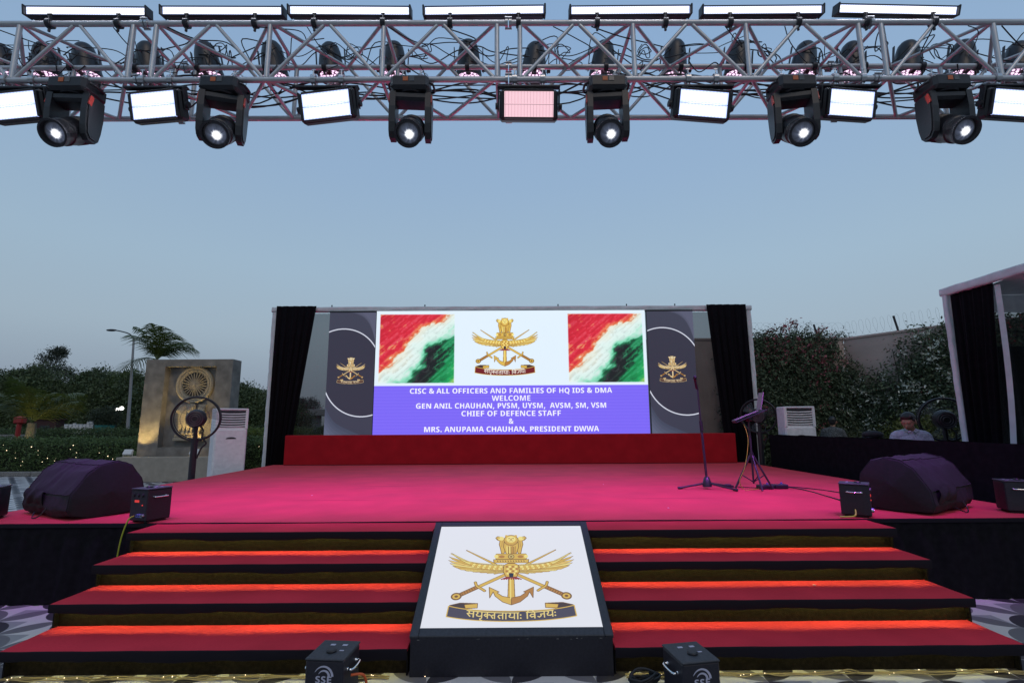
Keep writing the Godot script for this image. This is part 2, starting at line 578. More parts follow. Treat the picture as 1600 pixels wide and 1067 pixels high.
func brush_painting(im: Image, at: Rect2i, seed_: int) -> void:
	# abstract oil strokes, red to white to green along a diagonal
	var big := FastNoiseLite.new()
	big.seed = seed_; big.frequency = 2.2; big.fractal_octaves = 3
	var fine := FastNoiseLite.new()
	fine.seed = seed_ + 5; fine.frequency = 1.0; fine.fractal_octaves = 3
	var stops := [[-0.2, Color8(180, 20, 36)], [0.12, Color8(208, 28, 50)], [0.36, Color8(220, 34, 56)], [0.415, Color8(232, 120, 70)], [0.44, Color8(232, 232, 214)], [0.52, Color8(226, 244, 240)],
		[0.6, Color8(212, 240, 232)], [0.645, Color8(120, 216, 176)], [0.675, Color8(8, 96, 56)], [0.7, Color8(18, 20, 24)], [0.81, Color8(14, 30, 24)], [0.87, Color8(10, 120, 66)], [0.97, Color8(16, 160, 86)], [1.06, Color8(120, 190, 90)], [1.14, Color8(226, 222, 90)]]
	for y in at.size.y:
		for x in at.size.x:
			var u := float(x) / at.size.x
			var w := float(y) / at.size.y
			var along := u - w
			var t := 0.54 * u + 0.516 * w + 0.035 * sin(along * 5.5 + 0.4) - 0.03 * along * along
			t += big.get_noise_2d(along * 0.9, (u + w) * 1.1) * 0.075
			var st := fine.get_noise_2d((u + w * 1.08) * 13.0, along * 1.8 + big.get_noise_2d(u * 2.0, w * 2.0))
			t += st * 0.03
			var c: Color = stops[0][1]
			for k in stops.size() - 1:
				if t >= stops[k][0]:
					c = stops[k][1].lerp(stops[k + 1][1], clampf((t - stops[k][0]) / (stops[k + 1][0] - stops[k][0]), 0, 1))
			if u > 0.72 and t > 0.68 and t < 0.9:
				c = c.lerp(Color8(10, 150, 84), clampf((u - 0.72) * 4.0 + st, 0, 0.85))
			var amber := big.get_noise_2d(u * 2.0 + 9.0, w * 2.0) + 0.06 - u * 1.4
			if t < 0.4 and amber > 0.0:
				c = c.lerp(Color8(232, 170, 80), clampf(amber * 1.6 + st - 0.15, 0, 0.6))
			c = c.lightened(clampf(st * 0.3, 0, 0.22)) if st > 0 else c.darkened(clampf(-st * 0.14, 0, 0.1))
			var e := minf(minf(u, 1 - u), minf(w, 1 - w)) * at.size.x
			c = Color8(228, 242, 252).lerp(c, clampf(e / 5.0, 0, 1))
			im.set_pixel(at.position.x + x, at.position.y + y, c)

func screen_image() -> Image:
	var im := Image.create(1310, 600, false, Image.FORMAT_RGB8)
	im.fill(Color8(226, 241, 253))
	im.fill_rect(Rect2i(0, 366, 1310, 234), Color8(124, 104, 247))
	for y in range(366, 600, 5):
		im.fill_rect(Rect2i(0, y, 1310, 2), Color8(118, 98, 243) if (y * 7) % 3 else Color8(130, 110, 250))
	brush_painting(im, Rect2i(16, 15, 366, 339), 11)
	brush_painting(im, Rect2i(930, 15, 366, 339), 11)
	emblem(im, Vector2(625, 176), 0.84, 0.845, Color8(112, 22, 28), Color8(240, 232, 220))
	var white := Color8(246, 246, 255)
	var rows := [["CISC & ALL OFFICERS AND FAMILIES OF HQ IDS & DMA", 0.652, 0.737, 654.0], ["WELCOME", 0.711, 0.141, 654.0], ["GEN ANIL CHAUHAN, PVSM, UYSM,  AVSM, SM, VSM", 0.77, 0.69, 654.0],
		["CHIEF OF DEFENCE STAFF", 0.831, 0.36, 654.0], ["&", 0.892, 0.0175, 654.0], ["MRS. ANUPAMA CHAUHAN, PRESIDENT DWWA", 0.953, 0.63, 656.0]]
	for r in rows:
		text_image(im, r[0], Vector2(r[3], r[1] * 600.0), r[2] * 1310.0, 24.5, white)
	return im

func wing_image() -> Image:
	var im := Image.create(300, 776, false, Image.FORMAT_RGB8)
	im.fill(Color8(62, 63, 82))
	var P := func(u: float, w: float) -> Vector2: return Vector2(u * 300.0, w * 776.0)
	for k in 5:
		var o := k * 0.05
		var band := [P.call(0.25 + o * 2.0, -0.01), P.call(0.7 + o, 0.03 + o * 0.3), P.call(1.05, 0.16 + o), P.call(1.05, 0.12 + o), P.call(0.8 + o, -0.01)]
		fill_poly(im, PackedVector2Array(smooth(band, 6)), Color8(72 + k * 5, 74 + k * 5, 94 + k * 6))
		var low := [P.call(-0.02, 0.76 + o * 0.8), P.call(0.2, 0.89 + o * 0.6), P.call(0.6, 0.97 + o * 0.5), P.call(0.9, 1.02), P.call(-0.02, 1.02)]
		fill_poly(im, PackedVector2Array(smooth(low, 6)), Color8(70 + k * 7, 76 + k * 7, 98 + k * 8))
	# two arcs of large circles, in metres on the panel
	var top := []
	var bottom := []
	for k in 25:
		var a := lerpf(-2.25, -0.42, k / 24.0)
		top.append(P.call((0.36 + 0.9 * cos(a)) / 1.13, (1.33 + 0.92 * sin(a)) / 2.965))
		bottom.append(P.call((0.86 + 0.95 * cos(a + PI)) / 1.13, (1.54 + 0.98 * sin(a + PI)) / 2.965))
	bottom.reverse()
	var inner := PackedVector2Array(top)
	var back := bottom.duplicate()
	back.reverse()
	inner.append_array(PackedVector2Array(back))
	fill_poly(im, inner, Color8(52, 50, 68))
	stroke(im, top, 7, Color8(226, 230, 246))
	stroke(im, bottom, 7, Color8(226, 230, 246))
	emblem(im, Vector2(150, 372), 0.49, 0.5, Color8(92, 62, 50), Color8(240, 220, 180), true)
	return im

func picture(called: String, im: Image, energy: float, base := 0.02, rough := 0.35) -> StandardMaterial3D:
	var m := mat(called, Color(base, base, base), rough)
	m.emission_enabled = true
	m.emission = Color.BLACK
	m.emission_texture = ImageTexture.create_from_image(im)
	m.emission_energy_multiplier = energy
	m.texture_repeat = false
	return m

func floor_image() -> Image:
	var N := 1024
	var c := 128
	var im := Image.create(N, N, false, Image.FORMAT_RGB8)
	var r2 := RandomNumberGenerator.new()
	r2.seed = 77
	var tone := {}
	for a in 8:
		for b in 8:
			tone[Vector2i(a, b)] = [r2.randi() % 3, r2.randi() % 2, r2.randi() % 2]
	for y in N:
		for x in N:
			var cell := Vector2i(x / c, y / c)
			var u := (x % c) / float(c)
			var w := (y % c) / float(c)
			var k: Array = tone[cell]
			if (cell.x + cell.y) % 2:
				u = 1.0 - u
			var d0 := Vector2(u, w).length()
			var d1 := Vector2(1 - u, 1 - w).length()
			var col: Color
			if d0 < 1.0 and d1 < 1.0:
				col = [lin(0.045, 0.04, 0.05), lin(0.05, 0.045, 0.055), lin(0.17, 0.165, 0.18)][k[0]]
			elif d0 < 1.0:
				col = lin(0.62, 0.61, 0.6) if k[1] else lin(0.33, 0.33, 0.35)
			else:
				col = lin(0.62, 0.61, 0.6)
			im.set_pixel(x, y, col)
	return im

# ---------------------------------------------------------------- bodies: tapered bones joined into one surface
func field(out: Shape, bones: Array, k: float, cell: float, grow := 0.0) -> void:
	var lo := Vector3.ONE * 1e9
	var hi := -lo
	for b in bones:
		var r: float = maxf(b[2], b[3]) + grow + 3 * cell + k * 0.4
		lo = lo.min(b[0].min(b[1]) - Vector3.ONE * r)
		hi = hi.max(b[0].max(b[1]) + Vector3.ONE * r)
	var nx := int((hi.x - lo.x) / cell) + 2
	var ny := int((hi.y - lo.y) / cell) + 2
	var nz := int((hi.z - lo.z) / cell) + 2
	var D := PackedFloat32Array()
	D.resize(nx * ny * nz)
	D.fill(1.0)
	for b in bones:
		var a: Vector3 = b[0]
		var ab: Vector3 = b[1] - b[0]
		var L := maxf(ab.length_squared(), 1e-9)
		var ra: float = b[2] + grow
		var rb: float = b[3] + grow
		var flat: Vector3 = b[4] if b.size() > 4 else Vector3.ONE
		var m := maxf(ra, rb) + k + 2.5 * cell
		var p0: Vector3 = ((b[0].min(b[1]) - Vector3.ONE * m - lo) / cell).floor().max(Vector3.ZERO)
		var p1: Vector3 = ((b[0].max(b[1]) + Vector3.ONE * m - lo) / cell).ceil()
		for iz in range(int(p0.z), mini(int(p1.z), nz - 1) + 1):
			for iy in range(int(p0.y), mini(int(p1.y), ny - 1) + 1):
				var at := (iz * ny + iy) * nx
				for ix in range(int(p0.x), mini(int(p1.x), nx - 1) + 1):
					var q := lo + Vector3(ix, iy, iz) * cell - a
					var t := clampf(q.dot(ab) / L, 0, 1)
					var e := (q - ab * t) * flat
					var d := e.length() - lerpf(ra, rb, t)
					var o := D[at + ix]
					var h := maxf(k - absf(o - d), 0.0) / k
					D[at + ix] = minf(o, d) - h * h * k * 0.25
	var id := {}
	var P := PackedVector3Array()
	var N := PackedVector3Array()
	var sx := 1
	var sy := nx
	var sz := nx * ny
	for iz in nz - 1:
		for iy in ny - 1:
			var at := iz * sz + iy * sy
			for ix in nx - 1:
				var i := at + ix
				var d0 := D[i]
				if absf(d0) > 2.0 * cell:
					continue
				var s := 0
				var e: Array[float] = [d0, D[i + 1], D[i + sy], D[i + sy + 1], D[i + sz], D[i + sz + 1], D[i + sz + sy], D[i + sz + sy + 1]]
				for q in e:
					if q < 0.0:
						s += 1
				if s == 0 or s == 8:
					continue
				var sum := Vector3()
				var c := 0
				for ed in [[0, 1], [2, 3], [4, 5], [6, 7], [0, 2], [1, 3], [4, 6], [5, 7], [0, 4], [1, 5], [2, 6], [3, 7]]:
					var u := e[ed[0]]
					var w := e[ed[1]]
					if (u < 0.0) != (w < 0.0):
						var t := u / (u - w)
						var pa := Vector3(ed[0] & 1, (ed[0] >> 1) & 1, ed[0] >> 2)
						var pb := Vector3(ed[1] & 1, (ed[1] >> 1) & 1, ed[1] >> 2)
						sum += pa.lerp(pb, t)
						c += 1
				id[i] = P.size()
				P.push_back(lo + (Vector3(ix, iy, iz) + sum / c) * cell)
				N.push_back(Vector3(e[1] + e[3] + e[5] + e[7] - e[0] - e[2] - e[4] - e[6], e[2] + e[3] + e[6] + e[7] - e[0] - e[1] - e[4] - e[5], e[4] + e[5] + e[6] + e[7] - e[0] - e[1] - e[2] - e[3]).normalized())
	for i in id:
		for ax in [[sx, sy, sz], [sy, sz, sx], [sz, sx, sy]]:
			var a: int = ax[0]
			var b: int = ax[1]
			var c: int = ax[2]
			if (D[i] < 0.0) == (D[i + a] < 0.0):
				continue
			if not (id.has(i - b) and id.has(i - c) and id.has(i - b - c)):
				continue
			var q := [id[i], id[i - b], id[i - b - c], id[i - c]]
			out.tri(P[q[0]], P[q[1]], P[q[2]], N[q[0]], N[q[1]], N[q[2]])
			out.tri(P[q[0]], P[q[2]], P[q[3]], N[q[0]], N[q[2]], N[q[3]])

func person(label: String, at: Vector3, turn: float, cell: float, shirt: Material, trousers: Material, nod: float, look: float) -> Node3D:
	var t := thing("person", label, "person", at, turn)
	var hip := V(0, 0.95, 0)
	var chest := V(0, 1.28, 0.0)
	var neck := V(0, 1.47, 0.03)
	var head := Transform3D(Basis.from_euler(Vector3(nod, look, 0)), V(0, 1.52, 0.045))
	var bones := []
	var torso := [[hip, chest, 0.135, 0.15, V(0.82, 1, 1.2)], [chest, V(0, 1.4, 0), 0.15, 0.11, V(0.75, 1, 1.15)], [V(-0.15, 1.4, -0.01), V(0.15, 1.4, -0.01), 0.072, 0.072]]
	bones.append_array(torso)
	bones.append([V(0, 1.38, 0), neck + V(0, 0.06, 0.015), 0.062, 0.055])
	var sleeves := []
	var legs := []
	for s in [-1.0, 1.0]:
		var sho := V(s * 0.195, 1.385, -0.01)
		var elb := V(s * 0.27, 1.12, 0.03)
		var wri := V(s * 0.17, 0.97, 0.24)
		bones.append_array([[sho, elb, 0.054, 0.044], [elb, wri, 0.043, 0.029]])
		sleeves.append_array([[sho, elb, 0.058, 0.05], [elb, elb.lerp(wri, 0.35), 0.049, 0.045]])
		var hipj := V(s * 0.09, 0.92, 0)
		var kne := V(s * 0.11, 0.5, 0.02)
		var ank := V(s * 0.12, 0.09, -0.01)
		bones.append_array([[hipj, kne, 0.085, 0.058], [kne, ank, 0.055, 0.04], [ank - V(0, 0.04, 0.01), ank + V(s * 0.03, -0.05, 0.16), 0.042, 0.03]])
		legs.append_array([[hipj, kne, 0.088, 0.066], [kne, ank + V(0, 0.03, 0), 0.064, 0.056]])
		# hand: palm, four fingers of unequal length, thumb from the side of the palm
		var f := (wri - elb).normalized()
		var side := V(-s, 0, 0.1).normalized()
		var palm := wri + f * 0.075
		bones.append([wri, palm, 0.026, 0.03, V(0.8, 1.2, 0.8)])
		for k in 4:
			var root := palm + side * (0.03 - k * 0.02)
			var l: float = [0.068, 0.078, 0.072, 0.056][k]
			var mid := root + f * l * 0.55 + V(0, -0.012, 0)
			bones.append_array([[root, mid, 0.0095, 0.009], [mid, mid + f * l * 0.4 + V(0, -0.026, 0), 0.009, 0.008]])
		var th := wri + f * 0.03 + side * 0.024
		bones.append_array([[th, th + f * 0.03 + side * 0.024, 0.012, 0.01], [th + f * 0.03 + side * 0.024, th + f * 0.06 + side * 0.026 - V(0, 0.012, 0), 0.01, 0.008]])
	for h in [[V(0, 0.135, -0.015), V(0, 0.145, -0.015), 0.092, 0.09], [V(0, 0.1, 0.03), V(0, 0.03, 0.062), 0.062, 0.036], [V(-0.03, 0.075, 0.05), V(0.03, 0.075, 0.05), 0.04, 0.04], [V(0, 0.115, 0.088), V(0, 0.072, 0.112), 0.01, 0.016],
		[V(-0.026, 0.05, 0.082), V(0.026, 0.05, 0.082), 0.012, 0.012], [V(-0.03, 0.13, 0.07), V(0.03, 0.13, 0.07), 0.018, 0.018], [V(-0.088, 0.115, 0), V(-0.094, 0.075, 0.006), 0.017, 0.012], [V(0.088, 0.115, 0), V(0.094, 0.075, 0.006), 0.017, 0.012]]:
		bones.append([head * h[0], head * h[1], h[2], h[3]])
	var body := sh()
	field(body, bones, 0.022, cell)
	obj("body", body, M.skin, t)
	var top := sh()
	field(top, torso + sleeves, 0.03, cell, 0.014)
	obj("shirt", top, shirt, t)
	var tr := sh()
	field(tr, legs + [[V(-0.05, 0.96, 0), V(0.05, 0.96, 0), 0.13, 0.13, V(0.9, 1, 1.15)]], 0.03, cell * 1.3, 0.012)
	obj("trousers", tr, trousers, t)
	for s in [-1.0, 1.0]:
		obj("shoe", sh().ball(V(s * 0.135, 0.045, 0.06), V(0.05, 0.045, 0.14)), M.black_plastic, t)
		obj("eye", sh().ball(head * V(s * 0.032, 0.108, 0.08), V(0.009, 0.005, 0.006), head.basis, 5, 8), M.black_plastic, t)
		obj("eyebrow", sh().rod(head * V(s * 0.016, 0.132, 0.092), head * V(s * 0.05, 0.134, 0.076), 0.0032, 5), M.hair, t)
		obj("collar", sh().box(V(s * 0.05, 1.478, 0.098), V(0.085, 0.042, 0.012), 0.004, Basis.from_euler(V(-0.7, s * 0.55, s * 0.5))), shirt, t)
	obj("lips", sh().rod(head * V(-0.02, 0.05, 0.096), head * V(0.02, 0.05, 0.096), 0.005, 5), M.lips, t)
	var hr := sh()
	var hb := []
	for h in [[V(0, 0.16, -0.03), V(0, 0.17, -0.02), 0.094, 0.09], [V(-0.045, 0.2, 0.022), V(0.05, 0.2, 0.022), 0.036, 0.03], [V(0, 0.1, -0.05), V(0, 0.14, -0.04), 0.07, 0.085], [V(-0.082, 0.15, 0.02), V(-0.084, 0.125, 0.012), 0.02, 0.012], [V(0.082, 0.15, 0.02), V(0.084, 0.125, 0.012), 0.02, 0.012]]:
		hb.append([head * h[0], head * h[1], h[2], h[3]])
	field(hr, hb, 0.02, cell * 0.8)
	obj("hair", hr, M.hair, t)
	obj("pocket", sh().box(V(0.085, 1.25, 0.148), V(0.1, 0.11, 0.01), 0.004, Basis.from_euler(V(-0.05, 0.35, 0))), shirt, t)
	obj("shirt_button_row", sh().box(V(0, 1.24, 0.158), V(0.022, 0.3, 0.006), 0.002), shirt, t)
	return t

# ---------------------------------------------------------------- plants
func leaf_clump(count: int, spread: float, size: float, seed_: int) -> ArrayMesh:
	var r := RandomNumberGenerator.new()
	r.seed = seed_
	var s := sh()
	for k in count:
		var at := V(r.randfn(), r.randfn(), r.randfn()) * spread * 0.5
		var b := Basis.from_euler(V(r.randf() * TAU, r.randf() * TAU, r.randf() * TAU))
		var l := size * r.randf_range(0.7, 1.3)
		var w := l * 0.42
		var p := [at, at + b * V(w * 0.5, l * 0.45, 0.1 * l), at + b * V(0, l, 0), at + b * V(-w * 0.5, l * 0.45, 0.1 * l)]
		s.flat(p[0], p[1], p[2], b * V(0, 0, 1))
		s.flat(p[0], p[2], p[3], b * V(0, 0, 1))
	return s.mesh()

func scatter(called: String, m: Mesh, mt: Material, places: Array, parent: Node, kind := "") -> MultiMeshInstance3D:
	# places: [position, scale, colour]
	var mm := MultiMesh.new()
	mm.transform_format = MultiMesh.TRANSFORM_3D
	mm.use_colors = true
	mm.mesh = m
	mm.instance_count = places.size()
	for k in places.size():
		var p: Array = places[k]
		var b := Basis.from_euler(V(rng.randf() * TAU, rng.randf() * TAU, rng.randf() * TAU)).scaled(Vector3.ONE * p[1])
		mm.set_instance_transform(k, Transform3D(b, p[0]))
		mm.set_instance_color(k, p[2])
	var o := MultiMeshInstance3D.new()
	o.name = numbered(parent, called)
	o.multimesh = mm
	o.material_override = mt
	parent.add_child(o, true)
	if kind:
		o.set_meta("kind", kind)
	return o

func tree(label: String, at: Vector3, trunk: float, r: float, lobes: Array, tint: Color, per: int, clump: Mesh, group := "trees behind the hedge") -> Node3D:
	# lobes: [offset, radii]
	var t := thing("tree", label, "tree", at, 0, group)
	var wood := sh()
	wood.tube(smooth([V(0, 0, 0), V(0.1, trunk * 0.5, 0.05), V(-0.05, trunk, 0)], 4), r, 8, r * 0.6)
	for l in lobes:
		wood.tube([V(-0.05, trunk * 0.8, 0), V(0, trunk * 0.8, 0).lerp(l[0], 0.5) + V(0, 0.1, 0.1), l[0]], r * 0.45, 6, r * 0.1)
	obj("trunk", wood, M.bark, t)
	var places := []
	for l in lobes:
		for k in per:
			var d := V(rng.randfn(), rng.randfn(), rng.randfn()).normalized()
			var q := pow(rng.randf(), 0.4)
			var bump := 1.0 + 0.18 * sin(d.x * 7.0 + l[0].x) * cos(d.y * 6.0 + d.z * 5.0)
			var p: Vector3 = l[0] + d * l[1] * q * bump
			var c := tint * rng.randf_range(0.55, 1.35)
			c.a = 1
			places.append([p, rng.randf_range(0.7, 1.4), c])
	scatter("crown", clump, M.leaf, places, t, "stuff")
	return t

func palm(label: String, at: Vector3, height: float, r: float, fronds: Array, length: float, tint: Material) -> Node3D:
	var t := thing("palm_tree", label, "palm tree", at, 0, "")
	var wood := sh()
	var prof := []
	for k in 25:
		var u := k / 24.0
		prof.append(Vector2(r * (1.25 - 0.45 * u + (0.06 if k % 2 else 0.0)), u * height))
	wood.lathe(prof, 12)
	obj("trunk", wood, M.palm_bark, t)
	var top := V(0, height, 0)
	for f in fronds:
		# f: azimuth, rise, droop, length factor
		var s := sh()
		var dir := V(cos(f[0]), 0, sin(f[0]))
		var L: float = length * f[3]
		var pts := []
		for k in 15:
			var u := k / 14.0
			pts.append(top + dir * L * (cos(f[1]) * u * 0.85 + 0.14 * u * u) + V(0, L * (sin(f[1]) * u - f[2] * 0.85 * u * u * (0.4 + 0.6 * u)), 0))
		s.tube(pts, 0.028, 5, 0.006)
		var side := dir.cross(Vector3.UP).normalized()
		for k in range(4, 36):
			var u := k / 36.0
			var i := mini(int(u * 14), 13)
			var p: Vector3 = pts[i].lerp(pts[i + 1], u * 14 - i)
			var d: Vector3 = (pts[i + 1] - pts[i]).normalized()
			for e in [-1.0, 1.0]:
				var l := length * 0.4 * sin(PI * clampf(u * 0.85 + 0.12, 0, 1)) * rng.randf_range(0.8, 1.1)
				var way: Vector3 = (side * e * 0.85 + d * 0.55 + V(0, rng.randf_range(-0.42, -0.1), 0)).normalized()
				var mid := p + way * l * 0.55
				var tip := p + way * l + V(0, -l * 0.28, 0)
				var w := d * 0.018 * length / 2.2
				s.tri(p - w, p + w, mid + w * 0.8, Vector3.UP, Vector3.UP, Vector3.UP)
				s.tri(p - w, mid + w * 0.8, mid - w * 0.8, Vector3.UP, Vector3.UP, Vector3.UP)
				s.tri(mid - w * 0.8, mid + w * 0.8, tip, Vector3.UP, Vector3.UP, Vector3.UP)
		obj("frond", s, tint, t)
	return t

func hedge(label: String, a: Vector3, b: Vector3, thick: float, h: float, count: int, tint: Color, clump: Mesh) -> Node3D:
	var t := thing("hedge", label, "hedge", (a + b) / 2)
	var d := (b - a) / 2
	var ang := -atan2(d.z, d.x)
	var turn := Basis(Vector3.UP, ang)
	obj("branches", sh().box(V(0, h * 0.45, 0), V(d.length() * 2 - 0.2, h * 0.9, thick * 0.75), 0.06, turn), M.hedge_core, t)
	var places := []
	for k in count:
		var p := V(rng.randf_range(-1, 1) * d.length(), rng.randf() * h, rng.randf_range(-0.5, 0.5) * thick)
		match rng.randi() % 3:
			0: p.y = h * rng.randf_range(0.93, 1.02)
			1: p.z = thick * 0.5
		var c := tint * rng.randf_range(0.6, 1.4)
		c.a = 1
		places.append([turn * p, rng.randf_range(0.6, 1.2), c])
	scatter("leaves", clump, M.leaf, places, t, "stuff")
	return t

func drape(parent: Node, called: String, m: Material, top: Array, bottom: Array, folds: float, depth: float, out := Vector3(0, 0, 1), pinch := 0.0) -> MeshInstance3D:
	# hanging cloth between an upper and a lower edge, with folds; pinch pulls its middle towards its first side
	var rows := []
	for i in 15:
		var w := i / 14.0
		var a: Vector3 = top[0].lerp(bottom[0], w)
		var b: Vector3 = top[1].lerp(bottom[1], w)
		b = b.lerp(a, pinch * sin(PI * w))
		var row := []
		for j in 90:
			var u := j / 89.0
			var amp := depth * (0.35 + 0.65 * minf(1.0, w * 3.0))
			row.append(a.lerp(b, u) + out * amp * (sin(u * folds * TAU + sin(w * 2.0 + u * 9.0) * 0.6) + 0.4 * sin(u * folds * 2.3 * TAU + 1.0)))
		rows.append(row)
	return obj(called, sh().grid(rows, out), m, parent)

func wrapped_post(s: Shape, a: Vector3, b: Vector3, w: float, d: float) -> void:
	# a square pole sleeved in loose cloth: wrinkled along its length
	var dir := (b - a).normalized()
	var u := dir.cross(V(0, 0, 1)).normalized()
	if u.length() < 0.1:
		u = V(1, 0, 0)
	var z := u.cross(dir).normalized()
	var rows := []
	var count := 46
	for i in count:
		var t := i / float(count - 1)
		var c := a.lerp(b, t)
		var row := []
		for j in 24:
			var ph := TAU * j / 24
			var q := Vector2(cos(ph), sin(ph))
			q /= pow(pow(absf(q.x), 6) + pow(absf(q.y), 6), 1.0 / 6.0)
			var wr := 1.0 + 0.05 * sin(t * 60.0 + q.x * 3.0 + sin(t * 17.0) * 2.0) + 0.03 * sin(t * 143.0 + q.y * 4.0)
			row.append(c + u * q.x * w / 2 * wr + z * q.y * d / 2 * wr)
		rows.append(row)
	s.grid(rows, u, true)
	for e in [0, count - 1]:
		var o := -dir if e == 0 else dir
		for j in range(1, 23):
			s.flat(rows[e][0], rows[e][j], rows[e][j + 1], o)

# ---------------------------------------------------------------- lamps on the truss
func area(parent: Node, at: Vector3, turn: Basis, size: Vector2, c: Color, energy: float) -> void:
	var l := AreaLight3D.new()
	l.name = numbered(parent, "light")
	l.area_size = size
	l.light_color = c.linear_to_srgb()
	l.light_energy = energy
	l.shadow_enabled = true
	l.area_range = 30.0
	parent.add_child(l, true)
	l.transform = Transform3D(turn, at)

func spot(parent: Node, at: Vector3, towards: Vector3, angle: float, c: Color, energy: float, size := 0.05, reach := 30.0) -> void:
	var l := SpotLight3D.new()
	l.name = numbered(parent, "light")
	l.light_color = c.linear_to_srgb()
	l.light_energy = energy
	l.spot_angle = angle
	l.spot_angle_attenuation = 1.0
	l.spot_attenuation = 2.0
	l.spot_range = reach
	l.light_size = size
	l.shadow_enabled = true
	parent.add_child(l, true)
	var up := Vector3.UP if absf(towards.normalized().y) < 0.95 else Vector3(0, 0, -1)
	l.transform = Transform3D(Basis.looking_at(towards, up), at)

func clamp_shape(s: Shape, x: float, y: float, z: float, grow := 1.0) -> void:
	# half coupler round a chord, with its wing bolt
	s.lathe([Vector2(0.028 * grow, -0.02), Vector2(0.042 * grow, -0.02), Vector2(0.042 * grow, 0.02), Vector2(0.028 * grow, 0.02)], 14, Transform3D(Basis(V(0, 0, 1), PI / 2), V(x, y, z)))
	s.rod(V(x, y - 0.04, z), V(x, y - 0.075, z), 0.011, 8)
	s.rod(V(x, y + 0.035, z + 0.02), V(x, y + 0.075, z + 0.02), 0.006, 6)
	s.box(V(x, y + 0.08, z + 0.02), V(0.035, 0.012, 0.008), 0.002)

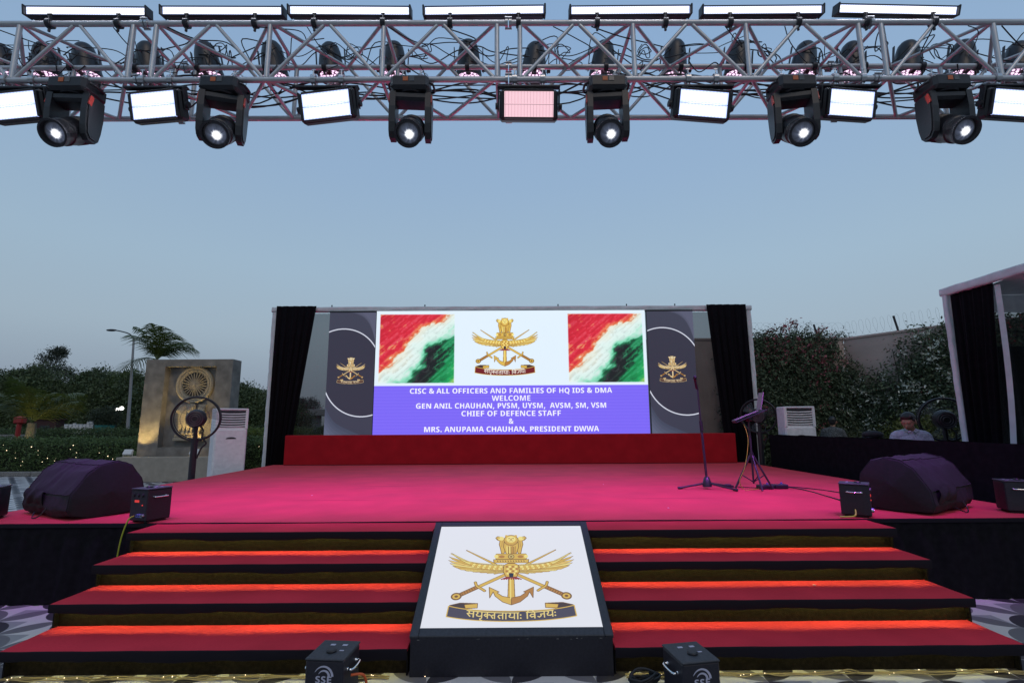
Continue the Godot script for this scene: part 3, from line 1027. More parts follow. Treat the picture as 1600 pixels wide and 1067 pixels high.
func moving_head(label: String, at: Vector3, pan: float, tilt: float) -> Node3D:
	# origin: middle of the chord it hangs from
	var t := thing("moving_head_light", label, "stage light", at, 0, "moving head lights under the truss")
	for s in [-1.0, 1.0]:
		var c := sh()
		clamp_shape(c, s * 0.09, 0, 0, 1.16)
		obj("clamp", c, M.steel, t)
	t.scale = Vector3.ONE * 0.87
	var base := sh()
	base.box(V(0, -0.115, 0), V(0.37, 0.15, 0.3), 0.03)
	base.box(V(0, -0.058, 0), V(0.3, 0.04, 0.22), 0.01)
	obj("base", base, M.black_plastic, t)
	obj("display", sh().box(V(0.025, -0.1, 0.152), V(0.05, 0.05, 0.006), 0.002), M.grey_screen, t)
	obj("badge", sh().box(V(-0.035, -0.1, 0.152), V(0.05, 0.045, 0.006), 0.002), M.orange, t)
	for s in [-1.0, 1.0]:
		obj("handle", sh().tube(smooth([V(s * 0.18, -0.09, 0.08), V(s * 0.215, -0.1, 0.05), V(s * 0.215, -0.1, -0.05), V(s * 0.18, -0.09, -0.08)], 4), 0.012, 6), M.black_plastic, t)
	var yaw := Basis(Vector3.UP, pan)
	var yoke := sh()
	yoke.xf = Transform3D(yaw, Vector3.ZERO)
	yoke.lathe([Vector2(0, -0.2), Vector2(0.12, -0.2), Vector2(0.13, -0.19)], 20)
	yoke.box(V(0, -0.235, 0), V(0.36, 0.09, 0.2), 0.025)
	for s in [-1.0, 1.0]:
		# each arm is a deep tapering blade with a rounded foot
		var poly := PackedVector2Array([Vector2(-0.105, -0.2), Vector2(0.105, -0.2), Vector2(0.112, -0.36), Vector2(0.1, -0.52), Vector2(0.082, -0.61), Vector2(0.04, -0.655), Vector2(-0.04, -0.655), Vector2(-0.08, -0.61), Vector2(-0.1, -0.52), Vector2(-0.112, -0.38)])
		yoke.prism(poly, -0.027, 0.027, Transform3D(Basis(Vector3.UP, -PI / 2), V(s * 0.167, 0, 0)))
		yoke.prism(poly, -0.026, 0.026, Transform3D(Basis(Vector3.UP, -PI / 2).scaled_local(V(0.82, 0.93, 1)), V(s * 0.178, -0.02, 0)))
	obj("yoke", yoke, M.black_plastic, t)
	for s in [-1.0, 1.0]:
		var st := sh()
		st.xf = Transform3D(yaw, Vector3.ZERO)
		st.box(V(s * 0.2, -0.265, 0.075), V(0.012, 0.1, 0.045), 0.002, Basis(V(1, 0, 0), -0.25))
		obj("red_accent", st, M.red_plastic, t)
	obj("safety_wire", sh().tube(smooth([V(0.12, -0.05, -0.1), V(0.16, 0.02, -0.07), V(0.14, 0.06, 0.0), V(0.08, 0.04, 0.04), V(0.03, -0.02, -0.02), V(0.02, -0.06, -0.1)], 5), 0.004, 5), M.steel, t)
	var aim := Basis.from_euler(V(tilt, pan, 0))
	var hd := Transform3D(aim * Basis(V(1, 0, 0), PI / 2), V(0, -0.545, 0))   # its y axis points along the beam
	var head := sh()
	head.xf = hd
	head.lathe([Vector2(0, -0.22), Vector2(0.07, -0.22), Vector2(0.105, -0.19), Vector2(0.125, -0.12), Vector2(0.13, 0.0), Vector2(0.122, 0.08), Vector2(0.128, 0.1), Vector2(0.128, 0.13), Vector2(0.118, 0.14), Vector2(0.118, 0.2), Vector2(0.126, 0.215), Vector2(0.126, 0.25), Vector2(0.108, 0.25), Vector2(0.104, 0.2), Vector2(0.1, 0.195)], 32)
	obj("lamp_head", head, M.black_plastic, t)
	var ring := sh()
	ring.xf = hd
	ring.lathe([Vector2(0.108, 0.252), Vector2(0.127, 0.252), Vector2(0.127, 0.236)], 32)
	obj("bezel", ring, M.dark_metal, t)
	for k in 4:
		var vent := sh()
		vent.xf = hd
		vent.lathe([Vector2(0.1285, -0.02 - k * 0.03), Vector2(0.134, -0.027 - k * 0.03), Vector2(0.1285, -0.034 - k * 0.03)], 24)
		obj("cooling_fin", vent, M.black_plastic, t)
	var lens := sh()
	lens.xf = hd
	for i in 6:
		for j2 in 28:
			var q := []
			for e in [[i, j2], [i, j2 + 1], [i + 1, j2 + 1], [i + 1, j2]]:
				var rr: float = 0.104 * e[0] / 6.0
				var a: float = TAU * e[1] / 28.0
				q.append([V(cos(a) * rr, 0.228 - 0.028 * pow(e[0] / 6.0, 2.0), sin(a) * rr), V(cos(a) * e[0] * 0.08, 1, sin(a) * e[0] * 0.08).normalized(), Vector2(0.5 + cos(a) * e[0] / 12.0, 0.5 + sin(a) * e[0] / 12.0)])
			lens.tri(q[0][0], q[1][0], q[2][0], q[0][1], q[1][1], q[2][1], q[0][2], q[1][2], q[2][2])
			lens.tri(q[0][0], q[2][0], q[3][0], q[0][1], q[2][1], q[3][1], q[0][2], q[2][2], q[3][2])
	obj("lens", lens, M.lens_picture, t)
	spot(t, hd * V(0, 0.27, 0), hd.basis.y, 12.0, Color(0.85, 0.9, 1.0), 1.5, 0.05)
	return t

func par_can(label: String, at: Vector3, lean: float, side: float) -> Node3D:
	# origin: middle of the chord it is clamped to; the can stands above it with its lens below
	var t := thing("par_light", label, "stage light", at, 0, "par lights along the back of the truss")
	var c := sh()
	clamp_shape(c, 0, 0, 0)
	obj("clamp", c, M.dark_metal, t)
	var x := Transform3D(Basis.from_euler(V(lean, 0, side)), V(0, 0.1, -0.17))
	var can := sh()
	can.xf = x
	can.lathe([Vector2(0, 0.3), Vector2(0.035, 0.3), Vector2(0.065, 0.285), Vector2(0.09, 0.25), Vector2(0.105, 0.19), Vector2(0.118, 0.08), Vector2(0.125, -0.02), Vector2(0.132, -0.05), Vector2(0.132, -0.085), Vector2(0.116, -0.085), Vector2(0.112, -0.06), Vector2(0.0, -0.06)], 24)
	obj("can", can, M.black_plastic, t)
	for s in [-1.0, 1.0]:
		var y := sh()
		y.xf = x
		y.box(V(s * 0.146, 0.1, 0.0), V(0.008, 0.26, 0.03), 0.002)
		y.lathe([Vector2(0, 0.02), Vector2(0.022, 0.02), Vector2(0.022, -0.02), Vector2(0, -0.02)], 10, Transform3D(Basis(V(0, 0, 1), PI / 2), V(s * 0.152, 0.0, 0.0)))
		obj("yoke_arm", y, M.dark_metal, t)
	var br := sh()
	br.box(V(0, 0.03, -0.07), V(0.05, 0.02, 0.14), 0.004)
	obj("bracket", br, M.dark_metal, t)
	var leds := sh()
	leds.xf = x
	for ring in [[0.0, 1], [0.036, 6], [0.072, 12], [0.1, 16]]:
		for k in ring[1]:
			var a: float = TAU * k / ring[1]
			leds.lathe([Vector2(0, -0.069), Vector2(0.011, -0.067), Vector2(0.0145, -0.0605)], 8, Transform3D(Basis(), V(cos(a) * ring[0], 0, sin(a) * ring[0])))
	obj("led_cluster", leds, M.par_glow, t)
	var gl := sh()
	gl.xf = x
	gl.lathe([Vector2(0, -0.061), Vector2(0.111, -0.061)], 20)
	obj("lens_plate", gl, M.par_plate, t)
	spot(t, x * V(0, -0.12, 0), V(clampf(-at.x * 0.03, -0.15, 0.15), -0.88, -0.44), 31.0, Color(0.58, 0.07, 1.0), 6.6, 0.08)
	return t

func led_panel(label: String, at: Vector3, yaw: float, roll: float, pink: bool) -> Node3D:
	# origin: the chord above it
	var t := thing("led_flood_panel", label, "stage light", at, 0, "" if pink else "white flood panels under the truss")
	for s in [-1.0, 1.0]:
		var c := sh()
		clamp_shape(c, s * 0.12, 0, 0)
		obj("clamp", c, M.steel, t)
	var x := Transform3D(Basis.from_euler(V(0.3, yaw, roll), EULER_ORDER_YXZ), V(0, -0.245, 0.02))
	var hs := sh()
	hs.xf = x
	hs.box(V(0, 0, -0.07), V(0.5, 0.25, 0.1), 0.02)
	hs.box(V(0, 0, -0.135), V(0.4, 0.2, 0.04), 0.015)
	obj("housing", hs, M.black_plastic, t)
	for s in [-1.0, 1.0]:
		var b := sh()
		b.xf = x
		b.box(V(s * 0.262, 0.05, -0.07), V(0.012, 0.18, 0.05), 0.003)
		b.lathe([Vector2(0, 0.012), Vector2(0.028, 0.012), Vector2(0.028, -0.012), Vector2(0, -0.012)], 12, Transform3D(Basis(V(0, 0, 1), PI / 2), V(s * 0.275, 0, -0.07)))
		obj("side_bracket", b, M.dark_metal, t)
	var bar := sh()
	bar.box(V(0, -0.075, 0.0), V(0.54, 0.02, 0.05), 0.004)
	obj("hanging_bar", bar, M.dark_metal, t)
	for f in [[-0.223, 0, 0.026, 0.21], [0.223, 0, 0.026, 0.21], [0, 0.113, 0.42, 0.016], [0, -0.113, 0.42, 0.016]]:
		var e := sh()
		e.xf = x
		e.box(V(f[0], f[1], -0.012), V(f[2], f[3], 0.03), 0.004)
		obj("bezel", e, M.black_plastic, t)
	for s in [-1.0, 1.0]:
		var p := sh()
		p.xf = x
		p.box(V(0, s * 0.0535, -0.014), V(0.418, 0.1, 0.014), 0.0)
		obj("light_face", p, M.pink_glow if pink else M.panel_glow, t)
		if pink:
			for k in 16:
				var g := sh()
				g.xf = x
				g.box(V(-0.2 + k * 0.0267, s * 0.053, -0.0055), V(0.0018, 0.098, 0.002))
				obj("grille_wire", g, M.pink_wire, t)
	area(t, x * V(0, 0, 0.02), x.basis * Basis(Vector3.UP, PI), Vector2(0.42, 0.2), Color(0.86, 0.88, 1.0) if not pink else Color(1, 0.6, 0.7), 0.5 if not pink else 0.2)
	return t

func led_bar(label: String, at: Vector3, roll: float, pitch: float) -> Node3D:
	# origin: the chord below it
	var t := thing("led_bar_light", label, "stage light", at, 0, "LED bars on top of the truss")
	for s in [-1.0, 1.0]:
		var c := sh()
		clamp_shape(c, s * 0.3, 0, 0)
		c.rod(V(s * 0.3, 0.03, 0), V(s * 0.3, 0.1, 0.0), 0.008, 6)
		obj("clamp", c, M.dark_metal, t)
	var x := Transform3D(Basis.from_euler(V(pitch, 0, roll)), V(0, 0.125, 0.0))
	var h := sh()
	h.xf = x
	h.box(V(0, 0, -0.045), V(1.06, 0.085, 0.08), 0.012)
	obj("housing", h, M.dark_metal, t)
	for f in [[0, 0.037, 1.05, 0.01], [0, -0.037, 1.05, 0.01]]:
		var e := sh()
		e.xf = x
		e.box(V(f[0], f[1], 0.0), V(f[2], f[3], 0.02), 0.003)
		obj("rim", e, M.dark_metal, t)
	for s in [-1.0, 1.0]:
		var e := sh()
		e.xf = x
		e.box(V(s * 0.535, 0, -0.02), V(0.016, 0.09, 0.1), 0.005)
		obj("end_cap", e, M.dark_metal, t)
		var p := sh()
		p.xf = x
		p.box(V(0, s * 0.0158, -0.001), V(1.04, 0.03, 0.012), 0.0)
		obj("light_face", p, M.bar_glow, t)
	area(t, x * V(0, 0, 0.03), x.basis * Basis(Vector3.UP, PI), Vector2(1.03, 0.06), Color(0.88, 0.88, 1.0), 0.3)
	return t

# ---------------------------------------------------------------- things on and round the stage
func spark_box(label: String, at: Vector3, turn: float, group: String, logo: bool, flip := 1.0) -> Node3D:
	var t := thing("stage_effect_box", label, "effect machine", at, turn, group)
	var w := 0.225
	var d := 0.25
	var h := 0.3
	obj("body", sh().box(V(0, h / 2 + 0.012, 0), V(w, h - 0.012, d), 0.008), M.black_metal, t)
	obj("lid", sh().box(V(0, h + 0.012, 0), V(w + 0.006, 0.012, d + 0.006), 0.004), M.charcoal, t)
	obj("nozzle", sh().lathe([Vector2(0, 0.014), Vector2(0.024, 0.014), Vector2(0.03, 0.008), Vector2(0.03, 0.0)], 18, Transform3D(Basis(), V(0.0, h + 0.018, 0.03))), M.black_plastic, t)
	for k in 2:
		obj("print", sh().box(V(-0.03 + k * 0.075, h + 0.0195, -0.06), V(0.03, 0.001, 0.02)), M.light_print, t)
	obj("print", sh().box(V(0.055, h + 0.0195, 0.015), V(0.025, 0.001, 0.012)), M.light_print, t)
	for s in [-1.0, 1.0]:
		obj("foot", sh().box(V(s * 0.08, 0.006, 0), V(0.03, 0.012, 0.2), 0.003), M.black_plastic, t)
		var hd := obj("handle", sh().tube(smooth([V(s * (w / 2), 0.24, -0.06), V(s * (w / 2 + 0.03), 0.238, -0.055), V(s * (w / 2 + 0.03), 0.238, 0.055), V(s * (w / 2), 0.24, 0.06)], 4), 0.007, 8), M.chrome, t)
		obj("hinge", sh().ball(V(s * (w / 2), 0.24, -0.06), V(0.01, 0.01, 0.01), Basis(), 5, 8), M.chrome, hd)
		obj("hinge", sh().ball(V(s * (w / 2), 0.24, 0.06), V(0.01, 0.01, 0.01), Basis(), 5, 8), M.chrome, hd)
	if logo:
		var tm := TextMesh.new()
		var f := SystemFont.new()
		f.font_names = PackedStringArray(["Droid Sans"])
		f.font_weight = 700
		tm.font = f
		tm.font_size = 64
		tm.pixel_size = 0.00075
		tm.depth = 0.0015
		tm.text = "SSE"
		var o := obj("lettering", tm, M.light_print, t)
		o.transform = Transform3D(Basis().scaled(V(1.3, 1, 1)), V(0, 0.208, d / 2 + 0.0012))
		for k in 2:
			var poly := PackedVector2Array()
			for i in 17:
				var a := lerpf(0.05, 2.75, i / 16.0)
				poly.append(Vector2(cos(a), sin(a)) * (0.058 - k * 0.022))
			for i in 17:
				var u := 1.0 - i / 16.0
				var a := lerpf(0.05, 2.75, u)
				poly.append(Vector2(cos(a), sin(a)) * (0.058 - k * 0.022 - 0.013 * pow(1.0 - u, 0.6) - 0.001))
			obj("logo_arc", sh().prism(poly, 0, 0.0015, Transform3D(Basis(), V(0.0 + k * 0.002, 0.224, d / 2 + 0.0005))), M.light_print, t)
	else:
		# the control side: sockets, knobs, red lit readout
		var x := Transform3D(Basis(Vector3.UP, 0.0), V(0, 0, d / 2))
		var r := sh()
		r.xf = x
		r.box(V(-0.02 * flip, 0.2, 0.002), V(0.06, 0.022, 0.005), 0.002)
		obj("readout", r, M.red_led, t)
		var l := sh()
		l.xf = x
		l.ball(V(0.06 * flip, 0.165, 0.003), V(0.007, 0.007, 0.005), Basis(), 5, 10)
		obj("pilot_lamp", l, M.red_led, t)
		for k in 3:
			var g := sh()
			g.xf = x
			g.lathe([Vector2(0, 0.012), Vector2(0.014, 0.012), Vector2(0.016, 0)], 12, Transform3D(Basis(V(1, 0, 0), PI / 2), V(-0.07 + k * 0.06, 0.255, 0)))
			obj("knob", g, M.black_plastic, t)
			var c := sh()
			c.xf = x
			c.lathe([Vector2(0.009, 0.02), Vector2(0.016, 0.02), Vector2(0.018, 0)], 12, Transform3D(Basis(V(1, 0, 0), PI / 2), V((0.02 + k * 0.03) * flip, 0.07, 0)))
			obj("socket", c, M.steel if k == 2 else M.blue_plastic, t)
	return t

func covered_monitor(label: String, at: Vector3, turn: float) -> Node3D:
	var t := thing("stage_monitor_speaker", label, "speaker", at, turn, "covered floor monitors at the stage corners")
	var prof := [Vector2(-0.3, 0.02), Vector2(0.0, 0.0), Vector2(0.3, 0.02), Vector2(0.345, 0.1), Vector2(0.33, 0.24), Vector2(0.2, 0.44), Vector2(0.1, 0.52), Vector2(-0.06, 0.55), Vector2(-0.2, 0.5), Vector2(-0.31, 0.36), Vector2(-0.35, 0.16)]
	prof.append(prof[0])
	var ring := []
	for k in prof.size() - 1:
		for i in 4:
			ring.append(prof[k].lerp(prof[k + 1], i / 4.0))
	ring.append(prof[0])
	ring.pop_back()
	var nz := FastNoiseLite.new()
	nz.seed = 5
	nz.frequency = 3.2
	nz.fractal_octaves = 3
	var rows := []
	for i in 41:
		var w := i / 40.0 * 2 - 1
		var e := pow(1.0 - pow(absf(w), 18.0), 0.25) if absf(w) < 1 else 0.0
		e = maxf(e, 0.001)
		var row := []
		for p in ring:
			var q := Vector2(p.x, p.y - 0.25) * (e if absf(w) > 0.985 else lerpf(1.0, e, 0.5))
			var v3 := V(w * 0.55, q.y + 0.25, q.x)
			var f := nz.get_noise_3d(v3.x * 1.4, v3.y, v3.z * 1.4) * 0.035 + 0.012 * sin(v3.x * 26.0 + v3.y * 9.0) * clampf(0.5 - v3.y, 0, 1)
			f -= 0.03 * exp(-pow((v3.x + 0.05 - 0.25 * (v3.y - 0.3)) / 0.035, 2.0)) * clampf(v3.y * 3.0 - 0.6, 0, 1)
			var flare := 1.0 + 0.06 * clampf(0.12 - v3.y, 0, 1) * 8.0
			var o := Vector3(v3.x * (1.0 + f * 0.6), maxf(0.002, v3.y + f * 0.6 * signf(v3.y - 0.1)), v3.z * (1.0 + f) * flare)
			row.append(o)
		rows.append(row)
	obj("cover", sh().grid(rows, Vector3.UP, true), M.cover_cloth, t)
	# piped seams round both ends and along the front ridge
	for i in [2, 38]:
		var loop := []
		for p in rows[i]:
			loop.append(p * 1.004 + V(0, 0.001, 0))
		loop.append(loop[0])
		obj("seam", sh().tube(loop, 0.005, 5, -1, false), M.cover_cloth, t)
	for j in [16, 24, 32]:
		var l := []
		for i in range(2, 39):
			l.append(rows[i][j % ring.size()] * 1.006)
		obj("seam", sh().tube(l, 0.0045, 5), M.cover_cloth, t)
	# pocket flap of the cover and its cord
	var flap := []
	for i in 7:
		var row := []
		for j in 16:
			var u := j / 15.0
			row.append(V(-0.42 + u * 0.42, 0.27 - i * 0.025 - 0.01 * sin(u * 9.0), 0.345 + 0.025 * sin(PI * i / 6.0) + 0.006 * sin(u * 14.0 + i)))
		flap.append(row)
	obj("flap", sh().grid(flap, V(0, 0, 1)), M.cover_cloth, t)
	obj("cord", sh().tube(smooth([V(-0.1, 0.05, 0.37), V(0.0, 0.004, 0.42), V(0.1, 0.03, 0.4), V(0.12, 0.1, 0.36)], 6), 0.006, 5), M.cable, t)
	return t

func pedestal_fan(label: String, at: Vector3, turn: float, h: float, r: float, group := "pedestal fans round the stage") -> Node3D:
	var t := thing("pedestal_fan", label, "fan", at, turn, group)
	obj("base", sh().lathe([Vector2(0, 0.03), Vector2(0.05, 0.06), Vector2(0.08, 0.05), Vector2(0.26, 0.025), Vector2(0.28, 0.0)], 24), M.fan_black, t)
	var p := sh()
	p.rod(V(0, 0.03, 0), V(0, h * 0.78, 0), 0.055, 12)
	p.rod(V(0, h * 0.78, 0), V(0, h - 0.12, 0), 0.035, 10)
	obj("pole", p, M.fan_black, t)
	obj("collar", sh().rod(V(0, h * 0.76, 0), V(0, h * 0.8, 0), 0.066, 12), M.fan_black, t)
	obj("clamp_knob", sh().rod(V(0.03, h * 0.78, 0), V(0.11, h * 0.78, 0), 0.016, 8), M.fan_black, t)
	var tilt := Transform3D(Basis.from_euler(V(0.08, 0, 0)), V(0, h, 0.0))
	var m := sh()
	m.xf = tilt
	m.lathe([Vector2(0, 0.1), Vector2(0.1, 0.1), Vector2(0.14, 0.08), Vector2(0.165, 0.02), Vector2(0.165, -0.05), Vector2(0.13, -0.08), Vector2(0, -0.09)], 24, Transform3D(Basis(V(1, 0, 0), PI / 2), V(0, 0, 0.05)))
	m.box(V(0, -0.1, 0), V(0.07, 0.14, 0.08), 0.01)
	obj("motor", m, M.fan_black, t)
	var hub := sh()
	hub.xf = tilt
	for k in 3:
		hub.lathe([Vector2(0.04 + k * 0.035, 0.154), Vector2(0.052 + k * 0.035, 0.16), Vector2(0.064 + k * 0.035, 0.154)], 24, Transform3D(Basis(V(1, 0, 0), PI / 2), Vector3.ZERO))
	obj("hub_ring", hub, M.fan_hub, t)
	for e in [[0.05, r, 0.02], [-0.09, r * 0.985, 0.008], [0.13, r * 0.6, 0.003]]:
		var c := sh()
		c.xf = tilt
		var q := []
		for k in 49:
			q.append(V(cos(TAU * k / 48) * e[1], sin(TAU * k / 48) * e[1], e[0]))
		c.tube(q, e[2], 6, -1, false)
		obj("cage_ring", c, M.fan_black, t)
	for k in 36:
		var a := TAU * k / 36
		var w := sh()
		w.xf = tilt
		var d := V(cos(a), sin(a), 0)
		w.tube([d * r + V(0, 0, 0.05), d * r * 0.8 + V(0, 0, 0.11), d * 0.1 + V(0, 0, 0.15)], 0.0012, 4, -1, false)
		obj("cage_wire", w, M.fan_black, t)
	for k in 3:
		var rows := []
		for i in 8:
			var u := i / 7.0
			var row := []
			for j in 7:
				var s := j / 6.0 - 0.5
				var a := TAU * k / 3 + 0.3 + s * lerpf(0.5, 0.85, u)
				row.append(V(cos(a), sin(a), 0) * lerpf(0.1, r * 0.9, u) + V(0, 0, 0.0 + s * 0.09))
			rows.append(row)
		var b := sh()
		b.xf = tilt
		b.grid(rows, V(0, 0, 1))
		obj("blade", b, M.fan_blade, t)
	var cord := sh()
	cord.tube(smooth([V(0.06, h - 0.13, 0.0), V(0.13, h - 0.22, 0.04), V(0.12, h * 0.82 - 0.02, 0.06), V(0.19, h * 0.75, 0.05), V(0.12, h * 0.7, 0.04), V(0.06, h * 0.6, 0.03)], 6), 0.014, 6)
	obj("cord", cord, M.cable, t)
	return t

func air_cooler(label: String, at: Vector3, turn: float, w: float, d: float, h: float) -> Node3D:
	var t := thing("tower_air_conditioner", label, "air conditioner", at, turn, "white tower air conditioners")
	obj("cabinet", sh().box(V(0, h / 2, -0.02), V(w, h, d - 0.04), 0.015), M.white_plastic, t)
	obj("front_panel", sh().box(V(0, h * 0.53, d / 2 - 0.03), V(w - 0.03, h * 0.5, 0.04), 0.015), M.white_plastic, t)
	obj("base", sh().box(V(0, 0.03, 0), V(w + 0.01, 0.06, d), 0.008), M.grey_plastic, t)
	obj("outlet", sh().box(V(0, h * 0.89, d / 2 - 0.035), V(w * 0.84, h * 0.17, 0.01)), M.dark_gap, t)
	for s in [-1.0, 1.0]:
		obj("outlet_side", sh().box(V(s * (w / 2 - 0.03), h * 0.885, d / 2 - 0.028), V(0.055, h * 0.21, 0.04), 0.01), M.white_plastic, t)
	obj("outlet_top", sh().box(V(0, h - 0.018, d / 2 - 0.028), V(w - 0.01, 0.035, 0.041), 0.01), M.white_plastic, t)
	for k in 6:
		var rows := []
		for i in 3:
			var row := []
			for j in 9:
				var u := j / 8.0 * 2 - 1
				row.append(V(u * w * 0.41, h * 0.825 + k * h * 0.0255 - 0.012 * (1 - u * u) - i * 0.006, d / 2 - 0.03 + [0.0, 0.014, 0.012][i]))
			rows.append(row)
		var sl := sh()
		sl.grid(rows, V(0, 0, 1))
		sl.grid(rows.map(func(r): return r.map(func(p): return p + V(0, -0.012, -0.003))), V(0, 0, 1))
		obj("louvre", sl, M.white_plastic, t)
	var dark := sh()
	dark.box(V(0, h * 0.155, d / 2 - 0.035), V(w * 0.84, h * 0.23, 0.012))
	obj("inlet", dark, M.dark_gap, t)
	for k in 12:
		obj("inlet_slat", sh().box(V(0, h * 0.05 + k * h * 0.0195, d / 2 - 0.022), V(w - 0.05, h * 0.0125, 0.022), 0.003), M.white_plastic, t)
	for s in [-1.0, 1.0]:
		obj("inlet_side", sh().box(V(s * (w / 2 - 0.025), h * 0.155, d / 2 - 0.028), V(0.045, h * 0.24, 0.04), 0.01), M.white_plastic, t)
	var poly := PackedVector2Array()
	for k in 13:
		poly.append(Vector2(cos(PI * k / 12) * 0.1, sin(PI * k / 12) * 0.038))
	obj("display_window", sh().prism(poly, 0, 0.006, Transform3D(Basis(), V(0, h * 0.68, d / 2 - 0.011))), M.dark_gap, t)
	return t

func cable(pts: Array, r: float, label: String, group := "", m: Material = null) -> void:
	tag(obj("cable", sh().tube(smooth(pts, 6), r, 5), m if m else M.cable), label, "cable", group)

func step_flight(label: String, x0: float, x1: float) -> void:
	var t := thing("staircase", label, "stairs", V((x0 + x1) / 2, 0, -3.63))
	var w := x1 - x0
	var fronts := [-3.63, -3.975, -4.335, -4.68, -5.086]
	for k in 4:
		var h := RISE * (k + 1)
		var z0: float = fronts[k] + 3.63
		var z1: float = -5.086 + 3.63
		var nosing := 0.09
		var back: float = (fronts[k + 1] + 3.63 - nosing) if k < 3 else -5.08 + 3.63
		# riser board with the body of the step behind it
		obj("riser", sh().box(V(0, h - RISE / 2 - 0.0125, (z0 - nosing + z1) / 2), V(w - 0.02, RISE - 0.026, absf(z1 - z0 + nosing)), 0.0), M.riser, t)
		var rows := []
		for i in 10:
			var row := []
			for j in 60:
				var u := j / 59.0
				var bend := 0.0015 * sin(u * 13.0 + k * 2.1) * sin(i * 0.9) + 0.0008 * sin(u * 37.0 + i)
				row.append(V((u - 0.5) * w, h + 0.003 + maxf(0.0, bend), lerpf(z0 - 0.004, back, i / 9.0)))
			rows.append(row)
		var tr := sh()
		tr.box(V(0, h - 0.0105, (z0 + back) / 2 - 0.003), V(w - 0.002, 0.021, absf(back - z0) - 0.008), 0.0)
		tr.grid(rows, Vector3.UP)
		obj("tread", tr, M.carpet, t)
		var lip := sh()
		# black edging cloth, sagging a little between its staples
		var lrows := []
		for i in 61:
			var u := i / 60.0
			var x := (u - 0.5) * (w + 0.004)
			var sag := 0.005 * sin(u * 11.0 + k * 2.3) + 0.0035 * sin(u * 27.0 + k) - 0.004 * pow(sin(u * 40.0), 4.0)
			var zz := z0 + 0.0015 * sin(u * 31.0 + k * 1.7)
			lrows.append([V(x, h + 0.003, zz - 0.012), V(x, h + 0.004, zz - 0.004), V(x, h - 0.002, zz + 0.001), V(x, h - 0.03, zz), V(x, h - 0.058 + sag, zz - 0.001), V(x, h - 0.061 + sag, zz - 0.006), V(x, h - 0.058 + sag, zz - 0.011), V(x, h - 0.03, zz - 0.012)])
		lip.grid(lrows, V(0, 0, 1), true)
		obj("nosing", lip, M.black_edge, t)
		obj("led_strip", sh().box(V(0, h - 0.0255, z0 - 0.03), V(w - 0.06, 0.006, 0.011)), M.strip_glow, t)
		for q in 4:
			# the strip is taped up in lengths that do not glow quite alike
			var lw := (w - 0.06) / 4.0
			var e: float = [1.0, 0.86, 1.1, 0.93, 1.04, 0.82, 0.97][(q * 2 + k * 3) % 7]
			area(t, V((q - 1.5) * lw, h - 0.0298, z0 - 0.03), Basis(V(1, 0, 0), -PI / 2 + 0.25), Vector2(lw - 0.015, 0.016), Color(0.95, 1.0, 0.24), (0.095 if k > 0 else 0.026) * e)
	for s in [-1.0, 1.0]:
		for k in 4:
			obj("side_cheek", sh().box(V(s * (w / 2 - 0.004), RISE * (k + 0.5) - 0.012, (fronts[k] - 0.05 - 5.08) / 2 + 3.63), V(0.01, RISE - 0.028, absf(-5.08 - fronts[k] + 0.05)), 0.0), M.skirt, t)

# ---------------------------------------------------------------- the scene
func _ready() -> void:
	rng.seed = 2024
	var cam := Camera3D.new()
	cam.name = "camera"
	add_child(cam)
	cam.position = V(0, 1.65, 0)
	cam.rotation_degrees = V(9.1, -0.25, -0.3)
	cam.fov = 67.73
	cam.near = 0.05
	cam.far = 900.0
	cam.current = true
	var env := Environment.new()
	env.background_mode = Environment.BG_SKY
	env.sky = Sky.new()
	var sm := PanoramaSkyMaterial.new()
	sm.panorama = ImageTexture.create_from_image(sky_image())
	env.sky.sky_material = sm
	env.tonemap_mode = Environment.TONE_MAPPER_LINEAR
	env.tonemap_exposure = 1.0
	env.sdfgi_enabled = true
	env.ssao_enabled = true
	env.ssil_enabled = true
	var we := WorldEnvironment.new()
	we.name = "environment"
	we.environment = env
	add_child(we)
	var sun := DirectionalLight3D.new()
	sun.name = "sun"
	sun.rotation_degrees = V(-48, 15, 0)
	sun.light_energy = 0.16
	sun.light_color = Color(1.0, 0.9, 0.8)
	sun.light_angular_distance = 25.0
	sun.shadow_enabled = true
	sun.sky_mode = DirectionalLight3D.SKY_MODE_LIGHT_ONLY
	add_child(sun)
	materials()
	setting()
	stage()
	backdrop()
	truss()
	left_side()
	right_side()
	props()

func lamp_face(w: int, h: int, cells: int) -> Image:
	# rows of light cells behind a diffuser, bluer and weaker at the rim
	var im := Image.create(w, h, false, Image.FORMAT_RGB8)
	for y in h:
		for x in w:
			var e := minf(minf(x + 0.5, w - x - 0.5), minf(y + 0.5, h - y - 0.5)) / (h * 0.22)
			var k := clampf(e, 0.0, 1.0)
			var c := Color(0.66, 0.74, 1.0).lerp(Color(1, 1, 1), k)
			c *= 0.94 + 0.06 * cos(TAU * x * cells / float(w))
			im.set_pixel(x, y, c)
	return im

func lens_image() -> Image:
	var n := 128
	var im := Image.create(n, n, false, Image.FORMAT_RGB8)
	var nz := FastNoiseLite.new()
	nz.seed = 3
	nz.frequency = 0.9
	for y in n:
		for x in n:
			var p := Vector2(x + 0.5, y + 0.5) / n * 2.0 - Vector2.ONE
			var q := p - Vector2(0.1, 0.08)
			var rr := q.length()
			var facet := 0.5 + 0.5 * nz.get_noise_2d(cos(q.angle()) * 3.0, sin(q.angle()) * 3.0 + rr * 1.5)
			var v := 0.16 + 0.62 * facet * clampf(1.05 - rr, 0, 1)
			var c := Color(0.72, 0.8, 1.0) * v
			c = c.lerp(Color(1, 1, 1), clampf((0.42 + 0.16 * facet - rr) * 5.0, 0, 1))
			if p.length() > 0.86:
				c = c * 0.5
			im.set_pixel(x, y, c)
	return im

